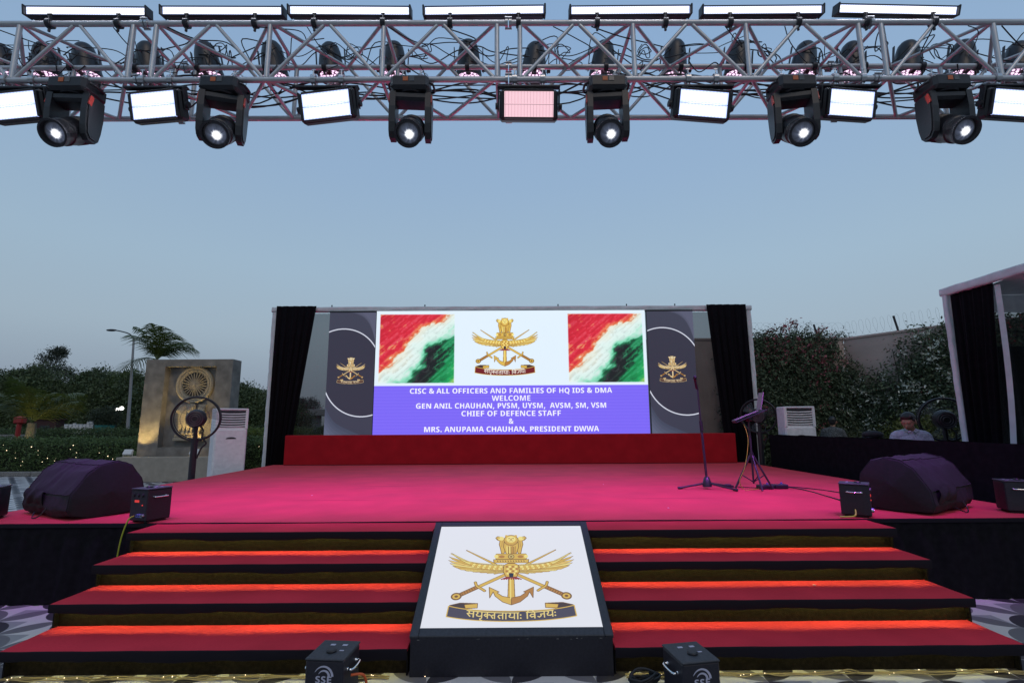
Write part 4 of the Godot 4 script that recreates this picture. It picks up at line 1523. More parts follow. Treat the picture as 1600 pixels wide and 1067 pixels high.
func sky_image() -> Image:
	var W := 256
	var H := 128
	var im := Image.create(W, H, false, Image.FORMAT_RGBF)
	var stops := [[-90.0, V(0.07, 0.075, 0.08)], [-2.0, V(0.1, 0.11, 0.12)], [0.0, V(0.21, 0.25, 0.305)], [4.0, V(0.26, 0.32, 0.395)], [9.0, V(0.33, 0.425, 0.51)], [16.0, V(0.325, 0.45, 0.57)], [26.0, V(0.28, 0.41, 0.58)], [40.0, V(0.24, 0.375, 0.575)], [60.0, V(0.2, 0.33, 0.53)], [90.0, V(0.17, 0.29, 0.48)]]
	for y in H:
		var el := 90.0 - (y + 0.5) * 180.0 / H
		var c: Vector3 = stops[0][1]
		for k in stops.size() - 1:
			if el >= stops[k][0]:
				c = stops[k][1].lerp(stops[k + 1][1], clampf((el - stops[k][0]) / (stops[k + 1][0] - stops[k][0]), 0, 1))
		for x in W:
			var az := TAU * (x + 0.5) / W
			var k2 := 1.0 + 0.07 * cos(az) + 0.02 * sin(az * 2.0)
			im.set_pixel(x, y, Color(c.x * k2, c.y * k2, c.z * k2))
	return im

func materials() -> void:
	var mottle := noise_tex(0.02, 0.72, 1.0, 3)
	var streak := noise_tex(0.05, 0.6, 1.0, 8, 5)
	var fibre := noise_tex(0.22, 0.0, 1.0, 12, 2)
	var weave := noise_tex(0.4, 0.0, 1.0, 21, 1)
	var soft := noise_tex(0.009, 0.9, 1.0, 31, 3)
	grain(mat("carpet", Color(0.6, 0.036, 0.06), 0.95), soft, 0.3, fibre, 0.25)
	M.carpet.metallic_specular = 0.25
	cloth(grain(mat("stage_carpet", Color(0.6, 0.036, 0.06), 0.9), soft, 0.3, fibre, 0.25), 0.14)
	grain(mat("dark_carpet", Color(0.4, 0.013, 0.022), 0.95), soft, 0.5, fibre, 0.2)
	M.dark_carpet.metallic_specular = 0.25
	grain(mat("riser", Color(0.018, 0.0135, 0.011), 0.7), streak, 0.9, fibre, 0.15)
	mat("black_edge", Color(0.014, 0.012, 0.017), 0.7)
	grain(mat("skirt", Color(0.012, 0.011, 0.015), 0.85), mottle, 1.0, weave, 0.1)
	grain(mat("curtain", Color(0.008, 0.007, 0.010), 0.9), mottle, 0.8)
	grain(mat("table_cloth", Color(0.011, 0.009, 0.013), 0.9), mottle, 0.8)
	grain(mat("cover_cloth", Color(0.014, 0.012, 0.017), 0.85), mottle, 2.0, weave, 0.1)
	grain(mat("white_cloth", Color(0.66, 0.68, 0.7), 0.8), soft, 0.8, streak, 0.5)
	for k in ["skirt", "curtain", "table_cloth", "black_edge", "riser"]:
		M[k].metallic_specular = 0.2
	mat("sheer", Color(0.02, 0.02, 0.023), 0.95)
	M.sheer.transparency = BaseMaterial3D.TRANSPARENCY_ALPHA
	M.sheer.albedo_color.a = 0.66
	var flr := mat("floor", Color(1, 1, 1), 0.55)
	flr.albedo_texture = ImageTexture.create_from_image(floor_image())
	flr.uv1_triplanar = true
	flr.uv1_world_triplanar = true
	flr.uv1_scale = Vector3.ONE / 2.2
	grain(mat("lawn", Color(0.035, 0.06, 0.02), 0.95), streak, 0.35, fibre, 1.0)
	grain(mat("kerb", Color(0.3, 0.29, 0.28), 0.9), streak, 0.8, fibre, 0.2)
	grain(mat("aluminium", Color(0.6, 0.6, 0.61), 0.42, 0.6), soft, 1.2)
	mat("steel", Color(0.55, 0.55, 0.56), 0.3, 1.0)
	mat("chrome", Color(0.8, 0.8, 0.8), 0.12, 1.0)
	grain(mat("dark_metal", Color(0.05, 0.05, 0.058), 0.45, 0.4), mottle, 3.0)
	grain(mat("black_plastic", Color(0.02, 0.02, 0.025), 0.42), mottle, 3.0)
	grain(mat("black_metal", Color(0.016, 0.014, 0.024), 0.5), mottle, 4.0, fibre, 0.02)
	grain(mat("charcoal", Color(0.045, 0.048, 0.06), 0.55), mottle, 4.0, fibre, 0.02)
	mat("red_plastic", Color(0.42, 0.035, 0.025), 0.45)
	mat("orange", Color(0.5, 0.12, 0.03), 0.5)
	mat("grey_screen", Color(0.1, 0.1, 0.1), 0.2)
	mat("blue_plastic", Color(0.12, 0.14, 0.4), 0.4)
	mat("light_print", Color(0.42, 0.42, 0.52), 0.6)
	mat("cable", Color(0.012, 0.012, 0.013), 0.55)
	mat("yellow_cable", Color(0.36, 0.42, 0.03), 0.5)
	mat("orange_cable", Color(0.6, 0.1, 0.02), 0.5)
	grain(mat("fan_black", Color(0.022, 0.018, 0.024), 0.4), mottle, 4.0)
	mat("fan_hub", Color(0.05, 0.035, 0.045), 0.4)
	mat("fan_blade", Color(0.16, 0.17, 0.19), 0.35)
	M.fan_blade.transparency = BaseMaterial3D.TRANSPARENCY_ALPHA
	M.fan_blade.albedo_color.a = 0.35
	grain(mat("white_plastic", Color(0.86, 0.84, 0.86), 0.4), soft, 2.0)
	mat("grey_plastic", Color(0.25, 0.25, 0.26), 0.5)
	mat("dark_gap", Color(0.02, 0.02, 0.025), 0.5)
	picture("panel_glow", lamp_face(96, 24, 14), 1.9)
	picture("bar_glow", lamp_face(512, 16, 48), 1.9)
	picture("lens_picture", lens_image(), 1.35, 0.05, 0.1)
	glow("pink_glow", Color(1.0, 0.63, 0.72), 1.0)
	mat("pink_wire", Color(0.5, 0.3, 0.34), 0.5)
	glow("lens_glow", Color(0.42, 0.5, 0.72), 0.3, Color(0.1, 0.1, 0.12))
	M.lens_glow.roughness = 0.08
	glow("hot_glow", Color(0.95, 0.97, 1.0), 3.0)
	glow("par_glow", Color(1.0, 0.7, 0.97), 1.45)
	glow("par_plate", Color(0.6, 0.25, 0.55), 0.2)
	glow("red_led", Color(1.0, 0.06, 0.05), 0.6)
	glow("strip_glow", Color(1.0, 0.66, 0.2), 2.0)
	glow("warm_bulb", Color(1.0, 0.8, 0.5), 3.0)
	glow("white_bulb", Color(1.0, 0.97, 0.9), 4.0)
	glow("rope_glow", Color(1.0, 0.72, 0.25), 0.03, Color(0.3, 0.23, 0.1))
	glow("red_post_light", Color(1.0, 0.25, 0.15), 0.5, Color(0.4, 0.1, 0.05))
	mat("dark_stone", Color(0.07, 0.062, 0.05), 0.9)
	grain(mat("stone", Color(0.24, 0.222, 0.2), 0.85), noise_tex(0.012, 0.74, 1.0, 44, 6), 0.4, streak, 0.8)
	grain(mat("carved_stone", Color(0.42, 0.36, 0.26), 0.7), mottle, 2.0, streak, 0.3)
	grain(mat("plinth", Color(0.33, 0.3, 0.25), 0.85), soft, 0.8, fibre, 0.1)
	grain(mat("wall_render", Color(0.55, 0.42, 0.37), 0.9), soft, 0.25, streak, 0.5)
	grain(mat("bark", Color(0.06, 0.045, 0.035), 0.95), streak, 1.0, fibre, 1.5)
	grain(mat("palm_bark", Color(0.3, 0.26, 0.19), 0.9), streak, 1.5, fibre, 1.0)
	mat("palm_leaf", Color(0.075, 0.105, 0.04), 0.6)
	mat("lit_palm_leaf", Color(0.075, 0.095, 0.03), 0.6)
	for k in ["palm_leaf", "lit_palm_leaf"]:
		M[k].backlight_enabled = true
		M[k].backlight = Color(0.25, 0.3, 0.12)
	var lf := mat("leaf", Color(1, 1, 1), 0.6)
	lf.vertex_color_use_as_albedo = true
	lf.backlight_enabled = true
	lf.backlight = Color(0.2, 0.22, 0.14)
	var pt := mat("petal", Color(1, 1, 1), 0.7)
	pt.vertex_color_use_as_albedo = true
	mat("hedge_core", Color(0.018, 0.026, 0.012), 1.0)
	mat("skin", Color(0.3, 0.16, 0.1), 0.55)
	M.skin.subsurf_scatter_enabled = true
	M.skin.subsurf_scatter_strength = 0.08
	mat("lips", Color(0.2, 0.07, 0.055), 0.5)
	mat("hair", Color(0.01, 0.008, 0.007), 0.45)
	cloth(grain(mat("shirt_blue", Color(0.46, 0.47, 0.54), 0.85), mottle, 2.5, noise_tex(0.012, 0, 1, 61, 2), 1.0), 0.1)
	var camo := mat("shirt_print", Color(0.4, 0.42, 0.42), 0.85)
	grain(camo, noise_tex(0.06, -0.9, 1.5, 71, 2), 2.2)
	grain(mat("trousers", Color(0.03, 0.032, 0.04), 0.85), mottle, 3.0)
	mat("maroon", Color(0.045, 0.015, 0.015), 0.8)
	mat("red_paint", Color(0.3, 0.02, 0.02), 0.5)
	mat("white_paint", Color(0.6, 0.6, 0.6), 0.6)
	mat("teal", Color(0.03, 0.22, 0.22), 0.5)
	mat("concrete", Color(0.3, 0.3, 0.31), 0.85)
	mat("page", Color(0.2, 0.19, 0.18), 0.7)
	picture("screen_picture", screen_image(), 1.0)
	picture("wing_picture", wing_image(), 0.85)
	var si := Image.create(1000, 920, false, Image.FORMAT_RGB8)
	si.fill(Color8(236, 238, 247))
	emblem(si, Vector2(500, 484), 2.13, 2.33, Color8(74, 66, 82), Color8(238, 214, 130))
	picture("sign_picture", si, 0.86, 0.05, 0.3)

func setting() -> void:
	var g := sh()
	g.quad(V(-400, -0.012, -500), V(400, -0.012, -500), V(400, -0.012, 100), V(-400, -0.012, 100), Vector3.UP)
	struct("ground", g, M.lawn, "dark green lawn stretching out behind the hedges", "lawn")
	var f := sh()
	f.quad(V(-30, 0, -17.2), V(24, 0, -17.2), V(24, 0, 12), V(-30, 0, 12), Vector3.UP)
	struct("floor", f, M.floor, "white and dark leaf patterned floor covering round the stage", "floor")
	var k := thing("kerb", "pale stone kerb along the edge of the patterned floor below the lit hedge", "kerb", V(-18, 0, -17.32))
	k.set_meta("kind", "structure")
	for i in 22:
		obj("kerb_stone", sh().box(V(-11.5 + i * 1.1, 0.07, rng.randf_range(-0.006, 0.006)), V(1.085, 0.15, 0.24), 0.015), M.kerb, k)

func stage() -> void:
	var t := thing("stage", "large low stage covered in magenta lit red carpet with black skirting", "stage", V(0, 0, -8.5))
	var nz := FastNoiseLite.new()
	nz.seed = 17
	nz.frequency = 0.55
	for run in 5:
		var rows := []
		for i in 14:
			var row := []
			for j in 90:
				var u := j / 89.0
				var w := (run + i / 13.0) / 5.0
				var z := lerpf(-12.05, -5.086, w) + (0.004 if i == 0 and run > 0 else 0.0)
				var x := lerpf(-5.46, lerpf(5.42, 5.5, w), u)
				var wave := nz.get_noise_2d(x * 0.8, z * 3.0) * 0.006 + nz.get_noise_2d(x * 4.0 + 50.0, z * 1.2) * 0.002
				if i == 0 or i == 13:
					wave = 0.0015 * sin(x * 3.0 + run)
				row.append(V(x, S + 0.013 + wave * sin(PI * u), z + 8.5))
			rows.append(row)
		obj("carpet_run", sh().grid(rows, Vector3.UP), M.stage_carpet, t)
	obj("deck", sh().box(V(0, S - 0.05, 0), V(10.84, 0.1, 6.8)), M.black_edge, t)
	obj("front_edge", sh().box(V(0, S - 0.008, -5.079 + 8.5), V(10.98, 0.036, 0.012), 0.003), M.black_edge, t)
	for s in [-1.0, 1.0]:
		drape(t, "front_skirt", M.skirt, [V(s * 3.41, S - 0.02, -5.09 + 8.5), V(s * 5.5, S - 0.02, -5.09 + 8.5)], [V(s * 3.41, 0.005, -5.07 + 8.5), V(s * 5.53, 0.005, -5.06 + 8.5)], 9.0, 0.012)
		drape(t, "side_skirt", M.skirt, [V(s * 5.48, S - 0.02, -5.1 + 8.5), V(s * 5.45, S - 0.02, -12.05 + 8.5)], [V(s * 5.5, 0.005, -5.1 + 8.5), V(s * 5.46, 0.005, -12.05 + 8.5)], 26.0, 0.012, V(s, 0, 0))
		for k in 2:
			obj("leg", sh().box(V(s * 5.2, S / 2 - 0.06, -11.8 + 8.5 + k * 6.5), V(0.08, S - 0.12, 0.08), 0.005), M.dark_metal, t)
	obj("back_skirt", sh().box(V(0, S / 2 - 0.02, -12.03 + 8.5), V(10.8, S - 0.06, 0.01)), M.skirt, t)
	obj("centre_skirt", sh().box(V(0, S / 2 - 0.02, -5.1 + 8.5), V(6.8, S - 0.06, 0.01)), M.skirt, t)
	step_flight("wide red carpeted steps left of the emblem sign with glowing amber strips under the treads", -3.37, -0.69)
	step_flight("wide red carpeted steps right of the emblem sign with glowing amber strips under the treads", 0.69, 3.41)
	# sloping light box with the emblem
	var e := thing("emblem_light_box", "sloping white light box with golden emblem in black frame between the stairs", "sign", V(0, 0, -3.66))
	var L := Vector2(1.16, 0.515).length()
	var up := V(0, 0.515, -1.16).normalized()
	var nrm := V(0, 1.16, 0.515).normalized()
	var b := Basis(V(1, 0, 0), up, nrm)      # x across, y up the slope, z out of the face
	var o := Transform3D(b, V(0.003, 0.238, 0))
	var poly := PackedVector2Array([Vector2(0, 0), Vector2(0, 0.236), Vector2(-1.16, 0.742), Vector2(-1.16, 0)])
	obj("box", sh().prism(poly, -0.675, 0.675, Transform3D(Basis(Vector3.UP, -PI / 2), V(0.003, 0, 0))), M.black_metal, e)
	for s in [-1.0, 1.0]:
		var r := sh()
		r.xf = o
		r.box(V(s * 0.652, L / 2, 0.0), V(0.06, L, 0.03), 0.005)
		obj("frame_side", r, M.charcoal, e)
	for y in [0.037, L - 0.03]:
		var r := sh()
		r.xf = o
		r.box(V(0, y, 0.0), V(1.244, 0.074 if y < 0.5 else 0.06, 0.029), 0.005)
		obj("frame_rail", r, M.charcoal, e)
	var q := sh()
	q.xf = o
	q.quad(V(-0.623, L - 0.06, 0.008), V(0.623, L - 0.06, 0.008), V(0.623, 0.074, 0.008), V(-0.623, 0.074, 0.008), V(0, 0, 1))
	obj("printed_face", q, M.sign_picture, e)
	for k in 9:
		# chipped paint along the lower front edge of the box
		var x: float = [-0.62, -0.22, 0.05, 0.11, 0.31, 0.4, 0.44, 0.47, 0.6][k]
		obj("paint_chip", sh().box(V(x, 0.232 - rng.randf() * 0.006, 0.0008), V(rng.randf_range(0.006, 0.022), rng.randf_range(0.002, 0.005), 0.001)), M.kerb, e)
	# red carpeted box in front of the screens
	var rb := thing("red_plinth", "long dark red carpeted box running along the foot of the screens", "plinth", V(0, S + 0.012, -11.98))
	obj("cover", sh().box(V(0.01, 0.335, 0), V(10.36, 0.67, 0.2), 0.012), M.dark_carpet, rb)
	obj("base_board", sh().box(V(0.01, 0.004, 0.02), V(10.3, 0.008, 0.2)), M.black_edge, rb)

func backdrop() -> void:
	var f := thing("backdrop_frame", "tall goalpost frame sleeved in wrinkled white cloth around the screens", "frame", V(0, 0, -12.3))
	for s in [-1.0, 1.0]:
		var p := sh()
		wrapped_post(p, V(0.06 + s * 5.83, 0, 0), V(0.06 + s * 5.83, 4.36, 0), 0.13, 0.14)
		obj("post", p, M.white_cloth, f)
	var bm := sh()
	wrapped_post(bm, V(-5.85, 4.43, 0), V(5.97, 4.43, 0), 0.13, 0.15)
	obj("top_beam", bm, M.white_cloth, f)
	for x in [-4.4, -2.1, 1.2, 2.9, 4.1]:
		obj("bolt", sh().rod(V(x, 4.5, 0), V(x, 4.55, 0), 0.015, 6), M.dark_metal, f)
	var sc := thing("led_screen", "large bright LED screen with tricolour paintings, emblem and white lettering on violet", "screen", V(0.03, 1.36, -12.15))
	obj("cabinet", sh().box(V(0, 1.5, -0.06), V(6.55, 3.0, 0.1), 0.005), M.black_plastic, sc)
	var q := sh()
	q.quad(V(-3.27, 3.0, 0.002), V(3.27, 3.0, 0.002), V(3.27, 0.01, 0.002), V(-3.27, 0.01, 0.002), V(0, 0, 1))
	obj("display", q, M.screen_picture, sc)
	area(sc, V(0, 1.5, 0.06), Basis(Vector3.UP, PI), Vector2(6.5, 2.95), Color(0.75, 0.75, 1.0), 1.2)
	for s in [-1.0, 1.0]:
		var w := thing("side_screen", "dark grey screen %s the large LED screen with white arcs and gold emblem" % ("left of" if s < 0 else "right of"), "screen", V(0.045 + s * 3.87, 1.36, -12.17), 0, "dark screens flanking the LED screen")
		obj("cabinet", sh().box(V(0, 1.49, -0.06), V(1.14, 2.98, 0.1), 0.005), M.black_plastic, w)
		var d := sh()
		d.quad(V(-0.565, 2.975, 0.002), V(0.565, 2.975, 0.002), V(0.565, 0.01, 0.002), V(-0.565, 0.01, 0.002), V(0, 0, 1))
		obj("display", d, M.wing_picture, w)
		obj("top_trim", sh().box(V(0, 2.99, -0.05), V(1.14, 0.04, 0.115), 0.004), M.black_plastic, w)
		var side := "left" if s < 0 else "right"
		var c := thing("black_curtain", "opaque black curtain at the %s end of the white backdrop frame" % side, "curtain", V(0.05, 0, -12.17))
		drape(c, "cloth", M.curtain, [V(s * 5.75, 4.5, 0), V(s * 4.78, 4.5, 0)], [V(s * 5.75, 0.02, 0), V(s * (5.35 if s < 0 else 5.1), 0.02, 0)], 5.0, 0.035)
		var h := thing("sheer_curtain", "thin black sheer curtain between the %s black curtain and the side screen" % side, "curtain", V(0.05, 0, -12.4))
		drape(h, "cloth", M.sheer, [V(s * 5.7, 4.36, 0), V(s * 4.2, 4.36, 0)], [V(s * 5.7, 0.05, 0), V(s * 4.2, 0.05, 0)], 12.0, 0.03)
	for y in [1.38, 2.4, 3.4]:
		pass

func truss() -> void:
	var t := thing("lighting_truss", "long silver aluminium box truss overhead carrying the stage lights and cables", "truss", V(0, 0, -4.25))
	var yb := 4.572
	var yt := 5.118
	var zf := 0.28
	var zr := -0.28
	var W := 6.36
	for c in [[yb, zf], [yt, zf], [yb, zr], [yt, zr]]:
		for k in 4:
			var x0 := -W + k * 3.18
			obj("chord", sh().rod(V(x0 + 0.004, c[0], c[1]), V(x0 + 3.176, c[0], c[1]), 0.025, 12), M.aluminium, t)
		for k in 3:
			var x := -3.18 + k * 3.18
			var s := sh()
			for e in [-1.0, 1.0]:
				s.lathe([Vector2(0.02, -0.012), Vector2(0.036, -0.012), Vector2(0.036, 0.012), Vector2(0.02, 0.012)], 14, Transform3D(Basis(V(0, 0, 1), PI / 2), V(x + e * 0.016, c[0], c[1])))
			s.rod(V(x - 0.03, c[0] + 0.03, c[1] + 0.03), V(x + 0.03, c[0] + 0.03, c[1] + 0.03), 0.008, 6)
			s.rod(V(x - 0.03, c[0] - 0.03, c[1] - 0.03), V(x + 0.03, c[0] - 0.03, c[1] - 0.03), 0.008, 6)
			obj("coupler", s, M.steel, t)
	var r := 0.016
	for k in 4:
		var x0 := -W + k * 3.18
		var ups := [0.1, 1.093, 2.087, 3.08]
		for u in ups:
			for z in [zf, zr]:
				obj("upright", sh().rod(V(x0 + u, yb + 0.02, z), V(x0 + u, yt - 0.02, z), 0.021, 8), M.aluminium, t)
			for y in [yb, yt]:
				obj("cross_tube", sh().rod(V(x0 + u, y, zr + 0.02), V(x0 + u, y, zf - 0.02), r, 8), M.aluminium, t)
		for i in 3:
			var a: float = x0 + ups[i] + 0.03
			var b: float = x0 + ups[i + 1] - 0.03
			var m := (a + b) / 2
			for z in [zf, zr]:
				obj("brace", sh().rod(V(a, yb + 0.02, z), V(m - 0.03, yt - 0.02, z), r, 8), M.aluminium, t)
				obj("brace", sh().rod(V(m + 0.03, yt - 0.02, z), V(b, yb + 0.02, z), r, 8), M.aluminium, t)
			for y in [yb, yt]:
				obj("brace", sh().rod(V(a, y, zf - 0.02), V(m - 0.02, y, zr + 0.02), r, 8), M.aluminium, t)
				obj("brace", sh().rod(V(m + 0.02, y, zr + 0.02), V(b, y, zf - 0.02), r, 8), M.aluminium, t)
	for s in [-1.0, 1.0]:
		# tower that carries the truss, outside the picture
		var tw := thing("truss_tower", "silver lattice tower carrying the %s end of the overhead truss" % ("left" if s < 0 else "right"), "truss tower", V(s * 6.66, 0, -4.25))
		for x in [-1.0, 1.0]:
			for z in [-1.0, 1.0]:
				obj("chord", sh().rod(V(x * 0.25, 0.02, z * 0.25), V(x * 0.25, 5.2, z * 0.25), 0.025, 10), M.aluminium, tw)
		for k in 9:
			for e in [-1.0, 1.0]:
				obj("brace", sh().rod(V(-0.25, 0.2 + k * 0.55, e * 0.25), V(0.25, 0.75 + k * 0.55, e * 0.25), r, 6), M.aluminium, tw)
				obj("brace", sh().rod(V(e * 0.25, 0.2 + k * 0.55, -0.25), V(e * 0.25, 0.75 + k * 0.55, 0.25), r, 6), M.aluminium, tw)
		obj("base_plate", sh().box(V(0, 0.01, 0), V(0.8, 0.02, 0.8), 0.003), M.steel, tw)
	var nth := ["leftmost", "second", "third", "fourth", "fifth", "sixth", "seventh", "eighth", "ninth", "tenth", "eleventh", "twelfth", "thirteenth", "fourteenth", "fifteenth", "sixteenth", "seventeenth", "rightmost"]
	var count := {6: "six", 7: "seven", 18: "eighteen"}
	var place := func(k: int, n: int) -> String: return "leftmost of " + count[n] if k == 0 else "rightmost of " + count[n] if k == n - 1 else nth[k] + " of %s from left" % count[n]
	var heads := [[-3.69, 0.05, 0.6], [-2.43, 0.28, 0.66], [-0.83, 0.07, 0.66], [0.836, -0.07, 0.68], [2.43, -0.2, 0.66], [3.73, -0.05, 0.6]]
	for k in 6:
		moving_head("black moving head light with glowing lens under the truss, %s" % place.call(k, 6), V(heads[k][0], yb, -3.97), heads[k][1], heads[k][2])
	var panels := [[-4.2, -0.12, 0.01], [-3.02, -0.18, -0.03], [-1.555, -0.12, 0.035], [0.172, 0.0, -0.01], [1.665, 0.06, -0.04], [2.935, 0.16, 0.03], [4.34, 0.1, 0.0]]
	for k in 7:
		led_panel("pink lit rectangular flood panel in the middle under the truss" if k == 3 else "glaring white flood panel under the truss, %s" % place.call(k, 7), V(panels[k][0], yb, -3.97), panels[k][1], panels[k][2], k == 3)
	var bars := [[-3.715, -0.01, 0.2], [-2.52, -0.005, 0.2], [-1.4, -0.008, 0.25], [-0.212, 0.01, 0.22], [1.08, 0.006, 0.22], [2.25, 0.006, 0.2], [3.45, -0.02, 0.35]]
	for k in 7:
		led_bar("long bright white LED bar on top of the truss, %s" % place.call(k, 7), V(bars[k][0], yt, -3.97), bars[k][1], bars[k][2])
	var pars := [-5.159, -4.713, -4.305, -3.67, -3.06, -2.392, -1.813, -1.176, -0.407, 0.257, 0.962, 1.7, 2.348, 3.022, 3.52, 4.097, 4.648, 5.226]
	for k in 18:
		par_can("black par can glowing pink below at the truss back, %s" % place.call(k, 18), V(pars[k], yt, -4.53), rng.randf_range(-0.05, 0.16), clampf(-pars[k] * 0.05, -0.3, 0.3) + rng.randf_range(-0.08, 0.08))
	var lab := "thin black cable drooping between the %s and %s par cans on the truss"
	var grp := "black cables tangled along the truss"
	for k in 17:
		for j in 5:
			var a := V(pars[k] + rng.randf_range(-0.1, 0.1), rng.randf_range(5.3, 5.46), rng.randf_range(-4.72, -4.5))
			var b := V(pars[k + 1] + rng.randf_range(-0.1, 0.1), rng.randf_range(5.28, 5.46), rng.randf_range(-4.72, -4.5))
			if j == 1: b = V((pars[k] + pars[k + 1]) / 2 + rng.randf_range(-0.2, 0.2), 5.12, -4.5)
			if j == 2: a = V(pars[k] + rng.randf_range(-0.3, 0.3), 5.1, -3.99)
			var pts := [a]
			var n := rng.randi_range(2, 4)
			for i in range(1, n + 1):
				pts.append(a.lerp(b, i / float(n + 1)) + V(rng.randf_range(-0.12, 0.12), -rng.randf_range(0.02, 0.26) * sin(PI * i / (n + 1)), rng.randf_range(-0.08, 0.14)))
			pts.append(b)
			cable(pts, rng.randf_range(0.004, 0.006), lab % [nth[k], nth[k + 1]], grp)
	var lab2 := "black cable loom sagging low through the inside of the overhead truss"
	var grp2 := "cable loom in the lower truss"
	for j in 7:
		var pts := []
		var x := -5.4 + rng.randf() * 0.4
		while x < 5.6:
			pts.append(V(x, 4.66 + rng.randf_range(-0.07, 0.12), -4.3 + rng.randf_range(-0.15, 0.18)))
			x += rng.randf_range(0.3, 0.8)
		cable(pts, rng.randf_range(0.005, 0.009), lab2, grp2)
	for k in 13:
		# coils and tails hanging at the clamps
		var c := V(pars[(k * 5) % 18] + 0.25 + rng.randf_range(-0.1, 0.1), [5.36, 4.62, 5.2][k % 3], [-4.6, -4.1, -4.4][k % 3])
		var pts := []
		var rr := rng.randf_range(0.05, 0.11)
		for i in 15:
			var a := i * 0.95 + k
			pts.append(c + V(cos(a) * rr * rng.randf_range(0.7, 1.2), sin(a) * rr * rng.randf_range(0.6, 1.1) - 0.02 * (i % 3), rng.randf_range(-0.04, 0.04)))
		cable(pts, 0.0045, "small tangled coil of black cable tied to the overhead truss", "cable coils on the truss")

